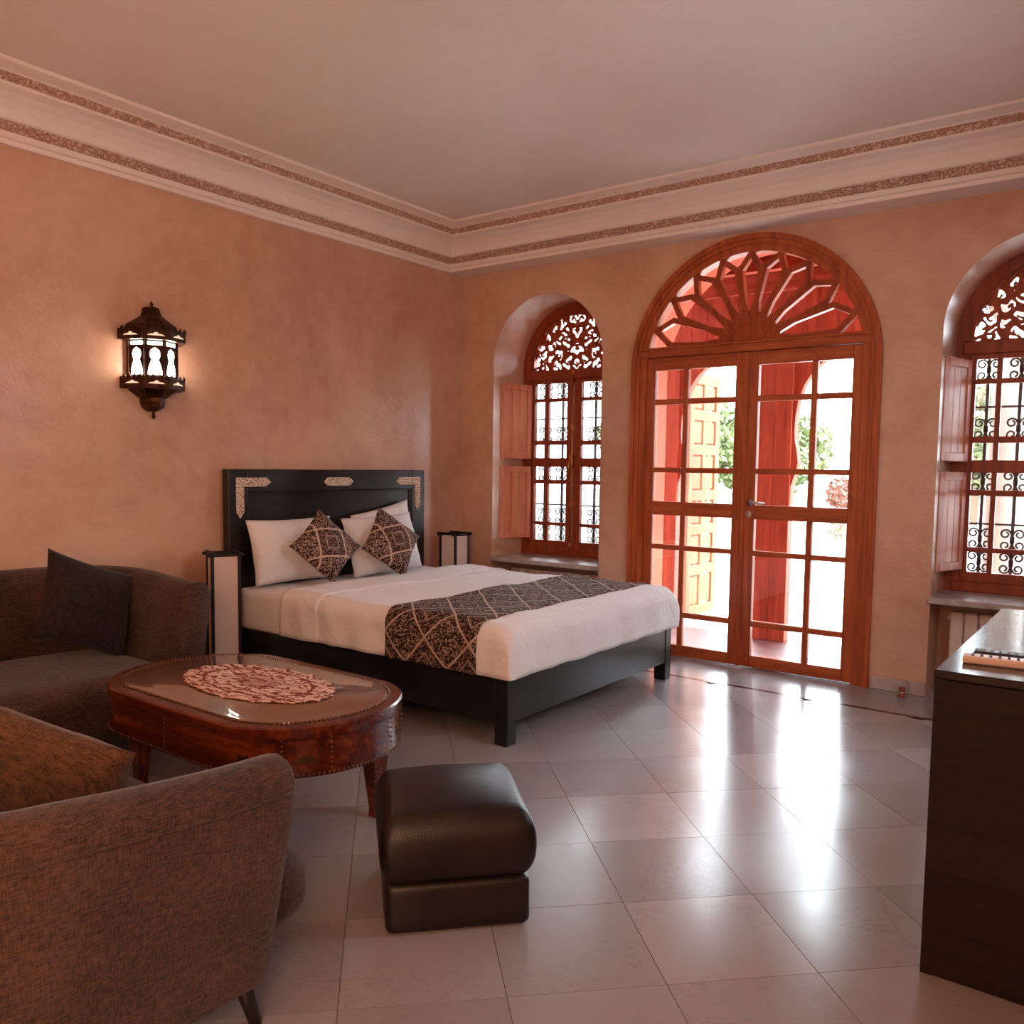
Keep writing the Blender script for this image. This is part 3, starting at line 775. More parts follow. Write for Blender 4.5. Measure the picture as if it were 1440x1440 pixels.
# duvet: a shell that lies over the mattress, hanging at both sides and the foot
DTOP = .572
def duvet_pt(x, s, off=0.0):
    """s: 0 near-side hem .. 1 far-side hem, profile across the bed at distance x; x beyond the foot bends down"""
    r = .085; yn, yf_ = BY0-.030-off, BY1+.030+off; top = DTOP+off; hem = .325
    # foot rounding
    xe = 2.215+off
    drop = 0; xx = x
    a0 = xe-r
    if x > a0:
        ar = (x-a0); q = r*PI/2
        if ar < q: ang = ar/r; xx = a0+r*math.sin(ang); drop = r*(1-math.cos(ang))
        else: xx = xe; drop = r+(ar-q)
    top2 = top-drop
    side = max(0.0, top-r-hem); qa = r*PI/2; mid = (yf_-yn)-2*r; tot = 2*side+2*qa+mid; d = s*tot
    k = max(0.0, (top2-hem)/(top-hem))
    if d < side: y = yn; z = hem+d
    elif d < side+qa: a = (d-side)/r; y = yn+r*(1-math.cos(a)); z = top-r+r*math.sin(a)
    elif d < side+qa+mid: y = yn+r+(d-side-qa); z = top
    elif d < side+2*qa+mid: a = (d-side-qa-mid)/r; y = yf_-r+r*math.sin(a); z = top-r+r*math.cos(a)
    else: y = yf_; z = top-r-(d-side-2*qa-mid)
    if drop > 0:
        # pull corners in towards the middle where the foot falls away
        f = min(1, drop/(top-hem)); z = hem+(z-hem)*k if z > hem else z
        side_ = max(-1, min(1, (s-.5)/.3)); y = y-.05*f*f*side_
    p = Vector((xx, y, z))
    amp = .014
    w = amp*wn((p.x, p.y, p.z), 3.2, 4)+.006*wn((p.x*1.0, p.y*.5, p.z), 8, 5)+.0035*wn((p.x, p.y, p.z), 17, 6)
    edge = max(0, min(1, (DTOP-p.z)/.15))
    fold = edge*(.007*math.sin(p.x*26+3*wn(p, 2, 9))*(1 if x < a0 else 0)+.006*math.sin(p.y*22+3*wn(p, 2, 8))*(1 if x >= a0 else 0))
    nx = Vector((0, 0, 1)) if edge < .3 else (Vector((0, -1 if s < .5 else 1, 0)) if x < a0 else Vector((.9, .3*max(-1, min(1, (s-.5)/.2)), 0)))
    return p+nx*(w+fold+.004)
x_end = 2.215-.085+.085*PI/2+(DTOP-.085-.322)
def shell(fn_u, nu, nv, thick=.008):
    top = grid(nu, nv, fn_u)
    return top
dv = grid(70, 90, lambda u, v: duvet_pt(.66+u*(x_end-.66), v))
duv = tag(obj('duvet', dv, G['white_linen'], smooth=True), 'white duvet spread over the lower part of the bed', 'duvet')
md = duv.modifiers.new('solid', 'SOLIDIFY'); md.thickness = .012; md.offset = -1
fb = obj('folded_band', grid(16, 90, lambda u, v: duvet_pt(.60+u*.30, v, .016-.010*u)), G['white_linen'], duv, smooth=True)
md = fb.modifiers.new('solid', 'SOLIDIFY'); md.thickness = .014; md.offset = -1
nu, nv = 24, 100
RUN0, RUN1 = 1.43, 2.03
rv = grid(nu, nv, lambda u, v: duvet_pt(RUN0+u*(RUN1-RUN0), v, .007))
uvr = [((i/(nu-1))*(RUN1-RUN0), (j/(nv-1))*2.2) for j in range(nv) for i in range(nu)]
ru = tag(obj('bed_runner', rv, G['runner_kilim'], smooth=True, uv=uvr), 'brown and black diamond patterned runner across the bed foot', 'bed runner')
md = ru.modifiers.new('solid', 'SOLIDIFY'); md.thickness = .005; md.offset = -1
# pillows against the headboard
def put_pillow(name, w, h, t, mat, loc, lean, spin, turn, label, cat, group=None, seed=0, uv=False, pinch=.06, wr=.014):
    vf = pillow(w, h, t, 22, seed, pinch, wr)
    uvs = [(p.x/w*2.0, p.y/h*2.0) for p in vf[0]] if uv else None
    # local x -> along the headboard (+y), local y -> up, local z -> into the room (+x)
    B = Matrix(((0, 0, 1, 0), (1, 0, 0, 0), (0, 1, 0, 0), (0, 0, 0, 1)))
    M = Matrix.Translation(loc) @ Matrix.Rotation(turn, 4, 'Z') @ Matrix.Rotation(-lean, 4, 'Y') @ B @ Matrix.Rotation(spin, 4, 'Z')
    o = obj(name, vf, mat, smooth=True, uv=uvs); o.matrix_world = M
    return tag(o, label, cat, group)
put_pillow('pillow', .66, .41, .19, G['white_linen'], (.20, -1.865, .757), .24, 0, 0, 'white pillow against the headboard, next to the floor lamp by the sofa', 'pillow', 'white bed pillows', 1)
put_pillow('pillow', .66, .41, .19, G['white_linen'], (.30, -1.185, .757), .30, .03, 0, 'white pillow against the headboard, in front of the tilted pillow', 'pillow', 'white bed pillows', 2)
put_pillow('pillow', .58, .40, .10, G['white_linen'], (.128, -1.00, .80), .10, .17, .0, 'white pillow slipping out tilted behind another pillow at the headboard', 'pillow', 'white bed pillows', 3, wr=.022)
put_pillow('throw_cushion', .36, .36, .16, G['cushion_kilim'], (.44, -1.815, .79), .42, PI/4-.05, -.15, 'patterned brown throw cushion on its corner, nearer the sofa side of the bed', 'cushion', 'patterned bed cushions', 4, True, .10)
put_pillow('throw_cushion', .37, .37, .16, G['cushion_kilim'], (.48, -1.285, .785), .42, PI/4+.12, -.1, 'patterned brown throw cushion on its corner, nearer the window side of the bed', 'cushion', 'patterned bed cushions', 5, True, .10)

# ------------------------------------------------------------------ paper floor lamps
def floor_lamp(loc, rz, label):
    t = tag(empty('floor_lamp', loc, rz), label, 'floor lamp', 'black framed paper floor lamps')
    s = .075; h = .775
    for a in (-1, 1):
        for b in (-1, 1):
            obj('post', box(a*s-.009, a*s+.009, b*s-.009, b*s+.009, 0, h, .002), G['lamp_black'], t, local=True)
    for a in (-1, 1):
        obj('paper_panel', box(a*(s-.002)-.0015, a*(s-.002)+.0015, -s, s, .03, h-.012), G['lamp_paper'], t, local=True)
        obj('paper_panel', box(-s, s, a*(s-.002)-.0015, a*(s-.002)+.0015, .03, h-.012), G['lamp_paper'], t, local=True)
        obj('top_bar', box(-s-.035, s+.035, a*s-.01, a*s+.01, h-.008, h+.012, .003), G['lamp_black'], t, local=True)
        obj('top_bar', box(a*s-.01, a*s+.01, -s-.03, s+.03, h-.014, h+.004, .003), G['lamp_black'], t, local=True)
        obj('bottom_bar', box(-s, s, a*s-.008, a*s+.008, .015, .035), G['lamp_black'], t, local=True)
        obj('bottom_bar', box(a*s-.008, a*s+.008, -s, s, .015, .035), G['lamp_black'], t, local=True)
floor_lamp((.205, -2.385, 0), math.radians(-24), 'black framed paper floor lamp standing between the sofa and the bed')
floor_lamp((.22, -.34, 0), 0, 'black framed paper floor lamp standing in the room corner beyond the bed')

# ------------------------------------------------------------------ wall lantern
def lantern():
    t = tag(empty('wall_lantern', (0, -2.70, 1.85)), 'dark pierced metal lantern glowing on the orange wall', 'wall lamp')
    RO, CO = .137, .022
    def half(wf, k=1.0): # five front corners of an octagon whose corner points into the room, plus the wall line
        q = .7071
        return [(-RO*wf, 0), (-RO*wf, CO), (-RO*wf*q, CO+RO*k*q), (0, CO+RO*k), (RO*wf*q, CO+RO*k*q), (RO*wf, CO), (RO*wf, 0)]
    def ring(levels, mat, nm, parent=t, closed=True):
        V, F = [], []
        for w_, k_, z in levels: V += [Vector((x, -2.70+y, z)) for y, x in half(w_, k_)]
        n = 7
        for i in range(len(levels)-1):
            for k in range(n-1): F.append((i*n+k, i*n+k+1, (i+1)*n+k+1, (i+1)*n+k))
        F.append(tuple(range(n))); F.append(tuple((len(levels)-1)*n+k for k in range(n))[::-1])
        bm = bmesh.new(); vs = [bm.verts.new(p) for p in V]
        for f in F: bm.faces.new([vs[i] for i in f])
        bmesh.ops.recalc_face_normals(bm, faces=list(bm.faces)); return obj(nm, bmdata(bm), mat, parent)
    ring([(1.34, 1.34, 1.956), (1.34, 1.34, 2.012), (1.30, 1.30, 2.016)], G['dark_metal'], 'upper_crown')
    ring([(1.12, 1.05, 2.01), (.98, .95, 2.045), (.62, .72, 2.075), (.36, .5, 2.10), (.30, .42, 2.13), (.27, .38, 2.145)], G['dark_metal'], 'dome')
    obj('finial', move(lathe([(.006, 2.14), (.011, 2.148), (.007, 2.156), (.011, 2.166), (.002, 2.18)], 10), (.03, -2.70, 0)), G['dark_metal'], t, smooth=True)
    ring([(1.28, 1.28, 1.694), (1.28, 1.28, 1.755), (1.25, 1.25, 1.76)], G['dark_metal'], 'lower_crown')
    ring([(.55, .62, 1.652), (.98, .95, 1.694)], G['dark_metal'], 'taper')
    ring([(.18, .25, 1.578), (.40, .52, 1.60), (.46, .58, 1.63), (.46, .58, 1.652)], G['dark_metal'], 'bowl')
    obj('drop', move(lathe([(.003, 1.535), (.011, 1.545), (.010, 1.565), (.006, 1.572), (.012, 1.58)], 10), (.03, -2.70, 0)), G['dark_metal'], t, smooth=True)
    # crenellated points on both crowns, little pierced ornaments
    for zb, wf, kf in ((2.012, 1.34, 1.34), (1.756, 1.28, 1.28)):
        hx = half(wf, kf)
        for k in range(1, 5):
            a, b = Vector(hx[k]), Vector(hx[k+1]); L = (b-a).length; nn = max(2, int(L/.03))
            P = []
            for i in range(nn):
                c = a+(b-a)*((i+.5)/nn); d = (b-a).normalized()*(L/nn*.42); n2 = Vector((d.y, -d.x)).normalized()*.004
                V = [Vector((c.y-d.y, -2.70+c.x-d.x, zb-.006)), Vector((c.y+d.y, -2.70+c.x+d.x, zb-.006)), Vector((c.y, -2.70+c.x, zb+.02))]
                V2 = [p_+Vector((-n2.y, -n2.x, 0)) for p_ in V]
                P.append((V+V2, [(0, 1, 2), (3, 5, 4), (0, 3, 4, 1), (1, 4, 5, 2), (2, 5, 3, 0)]))
            obj('crest', join(*P), G['dark_metal'], t)
            if 1 <= k <= 4:
                c = (a+b)/2; d = (b-a).normalized(); n2 = Vector((-d.y, d.x)); w_ = L*.32; zc = zb-.03
                c2 = c+n2*.0015
                poly = [(-1, -.3), (1, -.3), (.75, .0), (.3, .15), (.12, .5), (-.12, .5), (-.3, .15), (-.75, 0)]
                V = [Vector((c2.y+d.y*w_*p*1., -2.70+c2.x+d.x*w_*p, zc+q*.022)) for p, q in poly]
                V2 = [p_+Vector((n2.y*.002, n2.x*.002, 0)) for p_ in V]; n = len(poly)
                obj('pierced_ornament', (V+V2, [tuple(range(n))[::-1], tuple(range(n, 2*n))]+[(i, (i+1) % n, n+(i+1) % n, n+i) for i in range(n)]), G['cutout_glow'], t)
    # lantern body: glowing glass behind metal panels with keyhole arches
    hx = half(.98, .97); z0, z1 = 1.758, 1.957
    ring([(.94, .93, z0), (.94, .93, z1)], G['lantern_glass'], 'glass_body')
    key = [(1.12*a_, b_) for a_, b_ in [(-.62, .06), (.62, .06), (.62, .16), (.52, .30), (.36, .42), (.30, .47), (.44, .56), (.46, .64), (.36, .73), (.0, .80), (-.36, .73), (-.46, .64), (-.44, .56), (-.30, .47), (-.36, .42), (-.52, .30), (-.62, .16)]]
    for k in range(1, 5):
        a, b = Vector(hx[k]), Vector(hx[k+1]); d = (b-a); L = d.length; d = d.normalized(); n2 = Vector((-d.y, d.x)); h = z1-z0
        bm = bmesh.new()
        def P(u, v_, off=0):
            q = a+d*(L*(u+1)/2)+n2*off; return bm.verts.new((q.y, -2.70+q.x, z0+v_*h))
        o_ = [P(u, v_) for u, v_ in ((-1, 0), (1, 0), (1, 1), (-1, 1))]; i_ = [P(u, v_) for u, v_ in key]
        s_ = [P(u, v_) for u, v_ in ((-.72, .87), (.72, .87), (.72, .96), (-.72, .96))]
        es = []
        for loop in (o_, i_, s_):
            for q in range(len(loop)): es.append(bm.edges.new((loop[q], loop[(q+1) % len(loop)])))
        bmesh.ops.triangle_fill(bm, edges=es, use_beauty=True)
        obj('arch_panel', bmdata(bm), G['dark_metal'], t)
    for sy in (-1, 1): obj('side_plate', box(0, CO, -2.70+sy*RO*.955-.003, -2.70+sy*RO*.955+.003, z0, z1), G['dark_metal'], t)
    for k in range(1, 6):
        q = hx[k]; obj('corner_post', box(q[1]-.005, q[1]+.005, -2.70+q[0]-.005, -2.70+q[0]+.005, z0, z1), G['dark_metal'], t)
lantern()

# ------------------------------------------------------------------ sofas
def sofa(loc, rz, label, W_, D_, arm, back, group, nose=.055, legin=.13, sz=.37):
    """faces local +y, origin at the middle of the back, on the floor"""
    t = tag(empty('sofa', loc, rz), label, 'sofa', group)
    hw = W_/2; rc = .34
    path = []   # centre line of the shell at the base, from right arm front round the back to left arm front
    for i in range(14): path.append((hw-.10, D_-.10-(D_-.10-rc-.10)*i/14))
    for i in range(13): a = PI/2*i/12; path.append((hw-.10-rc+rc*math.cos(a), .10+rc-rc*math.sin(a)))
    for i in range(1, 16): path.append((hw-.10-rc-(2*(hw-.10-rc))*i/16, .10))
    path += [(-x, y) for x, y in path[:27][::-1]]
    n = len(path)
    prof = [(-.065, .13), (-.075, .30), (-.052, .50), (-.035, .78), (-.022, .93), (.01, .985), (.05, 1.0), (.09, .985), (.116, .93), (.11, .80), (.085, .50), (.055, .20), (.045, .13)]
    m_ = len(prof); V, F = [], []
    for i, (x, y) in enumerate(path):
        a = Vector(path[max(i-1, 0)]); b = Vector(path[min(i+1, n-1)]); d = (b-a).normalized(); nrm = Vector((-d.y, d.x))
        # outward normal points away from the seat
        cdir = Vector((x, y-.55));
        if nrm.dot(cdir) < 0: nrm = -nrm
        s_ = min(1, min(i, n-1-i)/22); s_ = s_*s_*(3-2*s_); H = arm+(back-arm)*s_
        for o_, z in prof:
            zz = z*H if z > .13 else .10
            q = Vector((x, y))+nrm*o_
            lean = (.05*(zz/H)**1.5) if i in (0, n-1) else .05*(zz/H)**1.5*max(0, 1-min(i, n-1-i)/10)
            V.append(Vector((q.x, q.y+lean, zz)))
    for i in range(n-1):
        for k in range(m_):
            k2 = (k+1) % m_; F.append((i*m_+k, i*m_+k2, (i+1)*m_+k2, (i+1)*m_+k))
    # bulged end caps
    for e in (0, n-1):
        idx = [e*m_+k for k in range(m_)]; c = sum((V[i] for i in idx), Vector())/m_
        ring = []
        for i in idx:
            p = c+(V[i]-c)*.90+Vector((0, .018, 0)); V.append(p); ring.append(len(V)-1)
        for k in range(m_):
            k2 = (k+1) % m_; F.append((idx[k], idx[k2], ring[k2], ring[k]))
        F.append(tuple(ring))
    bm = bmesh.new(); vs = [bm.verts.new(p) for p in V]
    for f in F: bm.faces.new([vs[i] for i in f])
    bmesh.ops.recalc_face_normals(bm, faces=list(bm.faces))
    sh = obj('backrest', bmdata(bm), G['sofa_fabric'], t, angle=50, local=True)
    # piping seam along the outside of the top
    sp = []
    for i, (x, y) in enumerate(path):
        p = V[i*m_+9]; q = V[i*m_+8]; sp.append(p*.35+q*.65+(q-V[i*m_+4]).normalized()*.003)
    obj('seam', tube(sp, .0045, 5), G['sofa_fabric'], sh, smooth=True, local=True)
    def sfn(p, nn):
        k = max(0, p.z-sz+.12)/.12
        p = p+Vector((0, 0, .025*k*max(0, 1-(p.x/hw)**2)*max(0, 1-((p.y-.6)/.6)**2)))
        return p+nn*.004*wn(p, 4, 3)
    st = obj('seat', rbox(-hw+.135, hw-.135,   .16, D_+nose, .115, sz, Vector((.13, .12, .08)), 16, sfn), G['sofa_fabric'], t, smooth=True, local=True)
    for x, y in ((hw-legin, D_-.13), (-hw+legin, D_-.13), (hw-.3, .14), (-hw+.3, .14)):
        sx = 1 if x > 0 else -1
        obj('leg', tube([(x, y, .13), (x+sx*.02, y+.03*(1 if y > .4 else -1), 0)], [.022, .014], 10), G['leg_wood'], t, smooth=True, local=True)
    return t
sofa((.10, -3.89, 0), -PI/2, 'brown woven curved sofa standing against the orange wall', 1.78, .93, .745, .775, 'brown curved sofas')
sofa((2.02, -5.05, 0), 0, 'brown woven curved sofa seen from behind, beside the leather footstool', 1.90, .99, .635, .69, 'brown curved sofas', .17, .09, .315)
def loose_cushion(w, h, t_, mat, M, label, seed):
    o = obj('cushion', pillow(w, h, t_, 22, seed, .08, .012), mat, smooth=True); o.matrix_world = M
    return tag(o, label, 'cushion')
loose_cushion(.45, .43, .15, G['dark_cushion'], frame_from((.56, -3.36, .63), (0, .93, -.37), (-.35, .33, .88)), 'dark brown cushion propped on the sofa against the orange wall', 11)
loose_cushion(.54, .38, .15, G['sofa_cushion'], frame_from((2.335, -4.385, .505), (.87, .42, -.24), (.55, .05, .82)), 'golden brown woven cushion lying on the sofa seen from behind', 12)

# ------------------------------------------------------------------ coffee table
TCX, TCY, TZ = 1.785, -3.345, .452
def oval(k, ox=0.0, n=72):
    """rounded outline, straight long sides along x"""
    pts = []
    hx, hy = .635+ox, .372+ox
    for i in range(n):
        a = 2*PI*i/n; c, s_ = math.cos(a), math.sin(a)
        # half ellipse at each end, straight run of .6 m between them
        bx_ = hx-.30; t = a
        pts.append((TCX+math.copysign(.30*min(1, abs(c)/.12), c)+bx_*c, TCY+hy*s_))
    return pts
tb = tag(empty('coffee_table', (TCX, TCY, 0)), 'oval leather trimmed wooden coffee table with glass top', 'coffee table')
def loft(rings):
    n = len(rings[0][0]); V, F = [], []
    for pts, z in rings: V += [Vector((*p, z)) for p in pts]
    for i in range(len(rings)-1):
        for k in range(n):
            k2 = (k+1) % n; F.append((i*n+k, i*n+k2, (i+1)*n+k2, (i+1)*n+k))
    F.append(tuple(range(n))[::-1]); F.append(tuple((len(rings)-1)*n+k for k in range(n)))
    return V, F
obj('apron', loft([(oval(0, -.035), .275), (oval(0, -.006), .282), (oval(0, -.002), .30), (oval(0, -.012), .36), (oval(0, -.010), .405), (oval(0, -.004), .408), (oval(0, 0), .414), (oval(0, 0), .446), (oval(0, -.006), TZ), (oval(0, -.052), TZ)]), G['table_wood'], tb, angle=35)
obj('glass_top', loft([(oval(0, -.056), TZ-.004), (oval(0, -.056), TZ+.003), (oval(0, -.060), TZ+.005)]), G['table_glass'], tb, angle=35)
nails = []
def nail(p, nrm):
    nrm = Vector(nrm).normalized(); q = nrm.to_track_quat('Z', 'Y').to_matrix().to_4x4(); q.translation = Vector(p)
    return xf(lathe([(.0052, 0), (.0042, .0028), (.0016, .0045)], 6), q)
def along(pts, step):
    out = []; acc = 0
    for a, b in zip(pts, pts[1:]+pts[:1]):
        a, b = Vector(a), Vector(b); L = (b-a).length
        while acc < L: out.append((a+(b-a)*(acc/L), (b-a).normalized())); acc += step
        acc -= L
    return out
for p, d in along(oval(0, -.050, 200), .0155): nails.append(nail((p.x, p.y, TZ+.001), (0, 0, 1)))
for p, d in along(oval(0, -.004, 200), .017): nails.append(nail((p.x, p.y, .291), (d.y, -d.x, 0)))
o200 = oval(0, -.006, 360)
for deg in (22, 48, 132, 158, 202, 228, 312, 338, 270, 90):
    p = o200[deg]; q = o200[(deg+1) % 360]; d = (Vector(q)-Vector(p)).normalized()
    for k in range(8): nails.append(nail((p[0], p[1], .305+k*.017), (d.y, -d.x, 0)))
tag(obj('nailheads', join(*nails), G['nail_brass'], tb, smooth=True), kind='stuff')
for deg in (290, 255, 325, 35, 215, 145):
    p = o200[deg]; q = o200[(deg+1) % 360]; d = (Vector(q)-Vector(p)).normalized(); nv_ = Vector((d.y, -d.x, 0))
    M = frame_from(Vector((p[0], p[1], .335))-nv_*.004, (d.x, d.y, 0), (0, 0, 1))
    star = [((.034 if i % 2 == 0 else .02)*math.cos(PI*i/6), (.026 if i % 2 == 0 else .015)*math.sin(PI*i/6)) for i in range(12)]
    obj('brass_mount', xf(prism(star, 'z', -.004, .003), M), G['nail_brass'], tb)
for sx in (-1, 1):
    for sy in (-1, 1):
        lx, ly = (TCX+sx*.465, TCY+sy*.19) if sx == sy else (TCX+sx*.30, TCY+sy*.285)
        V = []; F = []
        for z, w_ in ((0, .021), (.03, .019), (.30, .04)):
            dx = (.0 if z > .2 else .012)*sx
            V += [Vector((lx+dx+a*w_, ly+b*w_, z)) for a, b in ((-1, -1), (1, -1), (1, 1), (-1, 1))]
        for i in range(2):
            for k in range(4): F.append((i*4+k, i*4+(k+1) % 4, i*4+4+(k+1) % 4, i*4+4+k))
        F += [(3, 2, 1, 0), (8, 9, 10, 11)]
        lg = obj('leg', (V, F), G['table_wood'], tb)
        ns = []
        for z in [.035+.018*k for k in range(13)]:
            q = (z-.03)/.27; hw_ = .019+.021*q; cx_ = lx+.012*sx*(1-q)
            for a in (-.8, .8): ns.append(nail((cx_+a*hw_, ly-hw_+.0005, z), (0, -1, 0)))
        ns = join(*ns)
        tag(obj('leg_nails', ns, G['nail_brass'], lg, smooth=True), kind='stuff')
# lace doily
def doily():
    V, F, uv = [], [], []; na, nr = 120, 14; A, Bq = .375, .205
    for j in range(nr+1):
        for i in range(na):
            r = j/nr; a = 2*PI*i/na; sc = 1+(.035*abs(math.sin(15*a))-.02)*r**4
            z = TZ+.009+.0025*math.sin(a*15)*max(0, r-.75)*4+.0012*wn((r*3*math.cos(a), r*3*math.sin(a), 0), 3)
            V.append(Vector((1.80+A*r*sc*math.cos(a), -3.335+Bq*r*sc*math.sin(a), z))); uv.append((r*math.cos(a), r*math.sin(a)))
    for j in range(nr):
        for i in range(na):
            i2 = (i+1) % na; F.append((j*na+i, j*na+i2, (j+1)*na+i2, (j+1)*na+i))
    o = obj('doily', (V, F), G['lace'], smooth=True, uv=uv); m_ = o.modifiers.new('solid', 'SOLIDIFY'); m_.thickness = .003
    return tag(o, 'oval pink and rust lace doily lying on the coffee table', 'doily')
doily()

# ------------------------------------------------------------------ leather footstool
fs = tag(empty('footstool', (2.865, -3.43, 0), math.radians(47.5)), 'dark brown leather cube footstool on the marble floor', 'footstool')
h_ = .205
obj('base', rbox(-h_, h_, -h_, h_, 0.0, .145, .022, 8, lambda p, n: p+n*.003*wn(p, 6, 1)), G['leather'], fs, smooth=True, local=True)
def topfn(p, n):
    k = (p.z-.135)/.2; b = math.sin(PI*min(1, max(0, k)))
    q = Vector((p.x*(1+.085*b), p.y*(1+.085*b), p.z))
    if k > .5: q.z += .035*max(0, 1-(p.x/h_)**2)*max(0, 1-(p.y/h_)**2)
    return q+n*.004*wn(p, 7, 2)
ft = obj('cushion_top', rbox(-h_, h_, -h_, h_, .138, .335, Vector((.032, .032, .06)), 14, topfn), G['leather'], fs, smooth=True, local=True)
# ------------------------------------------------------------------ black cabinet with two remotes
CX0, CX1, CY0, CY1, CZ = 4.083, 4.72, -2.978, -1.74, .80
cb = tag(empty('cabinet', ((CX0+CX1)/2, (CY0+CY1)/2, 0)), 'tall glossy black brown wooden cabinet with remotes on top', 'cabinet')
obj('body', box(CX0+.016, CX1, CY0+.003, CY1-.003, 0, CZ-.022, .003), G['cabinet_wood'], cb)
obj('top', box(CX0, CX1, CY0, CY1, CZ-.022, CZ, .003), G['cabinet_top_wood'], cb)
obj('end_panel', box(CX0+.001, CX0+.03, CY0+.002, CY0+.026, 0, CZ-.022), G['cabinet_wood'], cb)
for i in range(2):
    for j in range(3):
        y0 = CY0+.03+i*.595; z0 = .06+j*.236
        dr = obj('drawer', box(CX0+.003, CX0+.018, y0, y0+.58, z0, z0+.225, .003), G['cabinet_wood'], cb)
        for yy in (y0+.18, y0+.40): obj('knob', tube([(CX0+.003, yy, z0+.112), (CX0-.018, yy, z0+.112)], [.007, .014], 12), G['brass'], dr, smooth=True)
def remote(loc, rz, L, w_, h, mat, bmat, rows_, label):
    t = tag(empty('remote_control', loc, rz), label, 'remote')
    obj('body', box(-L/2, L/2, -w_/2, w_/2, 0, h, .006, 3), mat, t, local=True, angle=40)
    for i in range(rows_):
        for j in range(3):
            x = -L/2+L*(.12+.76*i/(rows_-1)); y = (j-1)*w_*.28
            obj('button', box(x-.0035, x+.0035, y-.003, y+.003, h-.001, h+.0015, .0005), bmat, t, local=True)
remote((4.218, -2.815, CZ), math.radians(6), .19, .05, .021, G['remote_white'], G['button_dark'], 8, 'cream remote control lying at the cabinet edge')
remote((4.235, -2.72, CZ), math.radians(4), .20, .055, .018, G['remote_black'], G['button_grey'], 9, 'black remote control lying behind the cream one on the cabinet')
# door stop on the border slabs
ds = tag(empty('door_stop', (3.42, -.10, 0)), 'small brown rubber door stop on the floor by the skirting', 'door stop')
obj('post', lathe([(.022, 0), (.022, .012), (.017, .016), (.017, .045), (.02, .05), (.018, .056)], 16), G['terracotta'], ds, smooth=True, local=True)
obj('steel_ring', lathe([(.0215, .022), (.0215, .03)], 16), G['steel'], ds, smooth=True, local=True)

# ------------------------------------------------------------------ outside: porch, terrace, parapet, planting
struct(obj('terrace_floor', box(-14, 18, TH, 7.3, -.3, -.02), G['terrace_tile']))
struct(obj('porch_floor', box(.9, 3.3, TH, 1.12, -.06, -.004), G['red_tile']))
def post(x0, x1, y0, y1, z1, prof_side, label, dirn=1):
    t = tag(empty('porch_post', ((x0+x1)/2, y0, 0)), label, 'post')
    n = max(1, round((x1-x0)/.13)); w_ = (x1-x0)/n
    for i in range(n): obj('board', box(x0+i*w_+.001, x0+(i+1)*w_-.001, y0, y1, -.004, z1, .003), G['red_wood'], t)
    if prof_side:
        e = x1 if dirn > 0 else x0; prof = [(0, .95), (.004, 1.18), (.012, 1.2), (.042, 1.3), (.05, 1.36), (.04, 1.44), (.022, 1.52), (.018, 1.6), (.022, 1.7), (.04, 1.82), (.08, 1.93), (.14, 2.02), (.24, 2.12), (.38, 2.21), (.485, 2.26), (0, 2.26)]
        obj('carved_bracket', prism([(e+dirn*a, z) for a, z in prof], 'y', y0+.012, y1-.012), G['red_wood'], t)
    return t
post(2.09, 2.352, 1.0, 1.10, 2.26, True, 'red boarded porch post with carved bracket outside the glazed door')
post(1.30, 1.435, 1.0, 1.10, 2.26, True, 'narrow red porch post with carved bracket beside the open panelled leaf')
post(3.02, 3.24, 1.0, 1.10, 2.26, False, 'plain red porch post between the glazed door and the cabinet window')
bm_ = tag(obj('porch_beam', box(.9, 3.3, .98, 1.12, 2.62, 2.80, .006), G['red_wood_x']), 'red wooden porch beam carried by the boarded posts', 'beam')
fz = tag(empty('porch_frieze', (2.4, 1.05, 2.26)), 'red boarded frieze hanging below the porch beam', 'frieze')
for i in range(19):
    a = .9+i*.125; obj('board', box(a+.001, a+.124, 1.02, 1.05, 2.262, 2.62, .002), G['red_wood'], fz)
pr = tag(empty('porch_roof', (2.4, TH, 2.8)), 'red boarded porch ceiling with rafters above the glazed door', 'porch roof')
for i in range(18):
    a = .9+i*.1305
    obj('board', box(a+.0015, a+.129, TH, 1.75, 2.90, 2.925), G['red_wood'], pr)
for i in range(6):
    a = .95+i*.45; obj('rafter', box(a, a+.07, TH, 1.75, 2.80, 2.90, .004), G['red_wood'], pr)
obj('cross_beam', box(.9, 3.3, .62, .70, 2.70, 2.80), G['red_wood_x'], pr)
# open panelled leaf hinged at the porch post
pl = tag(empty('porch_door_leaf', (1.32, 1.5, 0)), 'pale panelled wooden door leaf standing open on the terrace', 'door leaf')
ly0, ly1 = 1.42, 2.05
fr = join(box(1.30, 1.34, ly0, ly0+.09, 0, 2.12, .004), box(1.30, 1.34, ly1-.09, ly1, 0, 2.12, .004), box(1.303, 1.337, (ly0+ly1)/2-.035, (ly0+ly1)/2+.035, .05, 2.06, .004),
          *[box(1.3015, 1.3385, ly0+.08, ly1-.08, z, z+.09, .004) for z in (0, .36, .72, 1.02, 1.42, 1.72, 2.03)])
obj('leaf_frame', fr, G['pale_door_wood'], pl)
for a, b in ((ly0+.09, (ly0+ly1)/2-.035), ((ly0+ly1)/2+.035, ly1-.09)):
    for z0, z1 in ((.09, .36), (.45, .72), (.81, 1.02), (1.11, 1.42), (1.51, 1.72), (1.81, 2.03)):
        obj('panel', box(1.312, 1.328, a+.012, b-.012, z0+.012, z1-.012, .004), G['pale_door_wood'], pl)
post(1.06, 1.2, 1.9, 2.0, 2.6, False, 'plain red post standing behind the open panelled leaf')
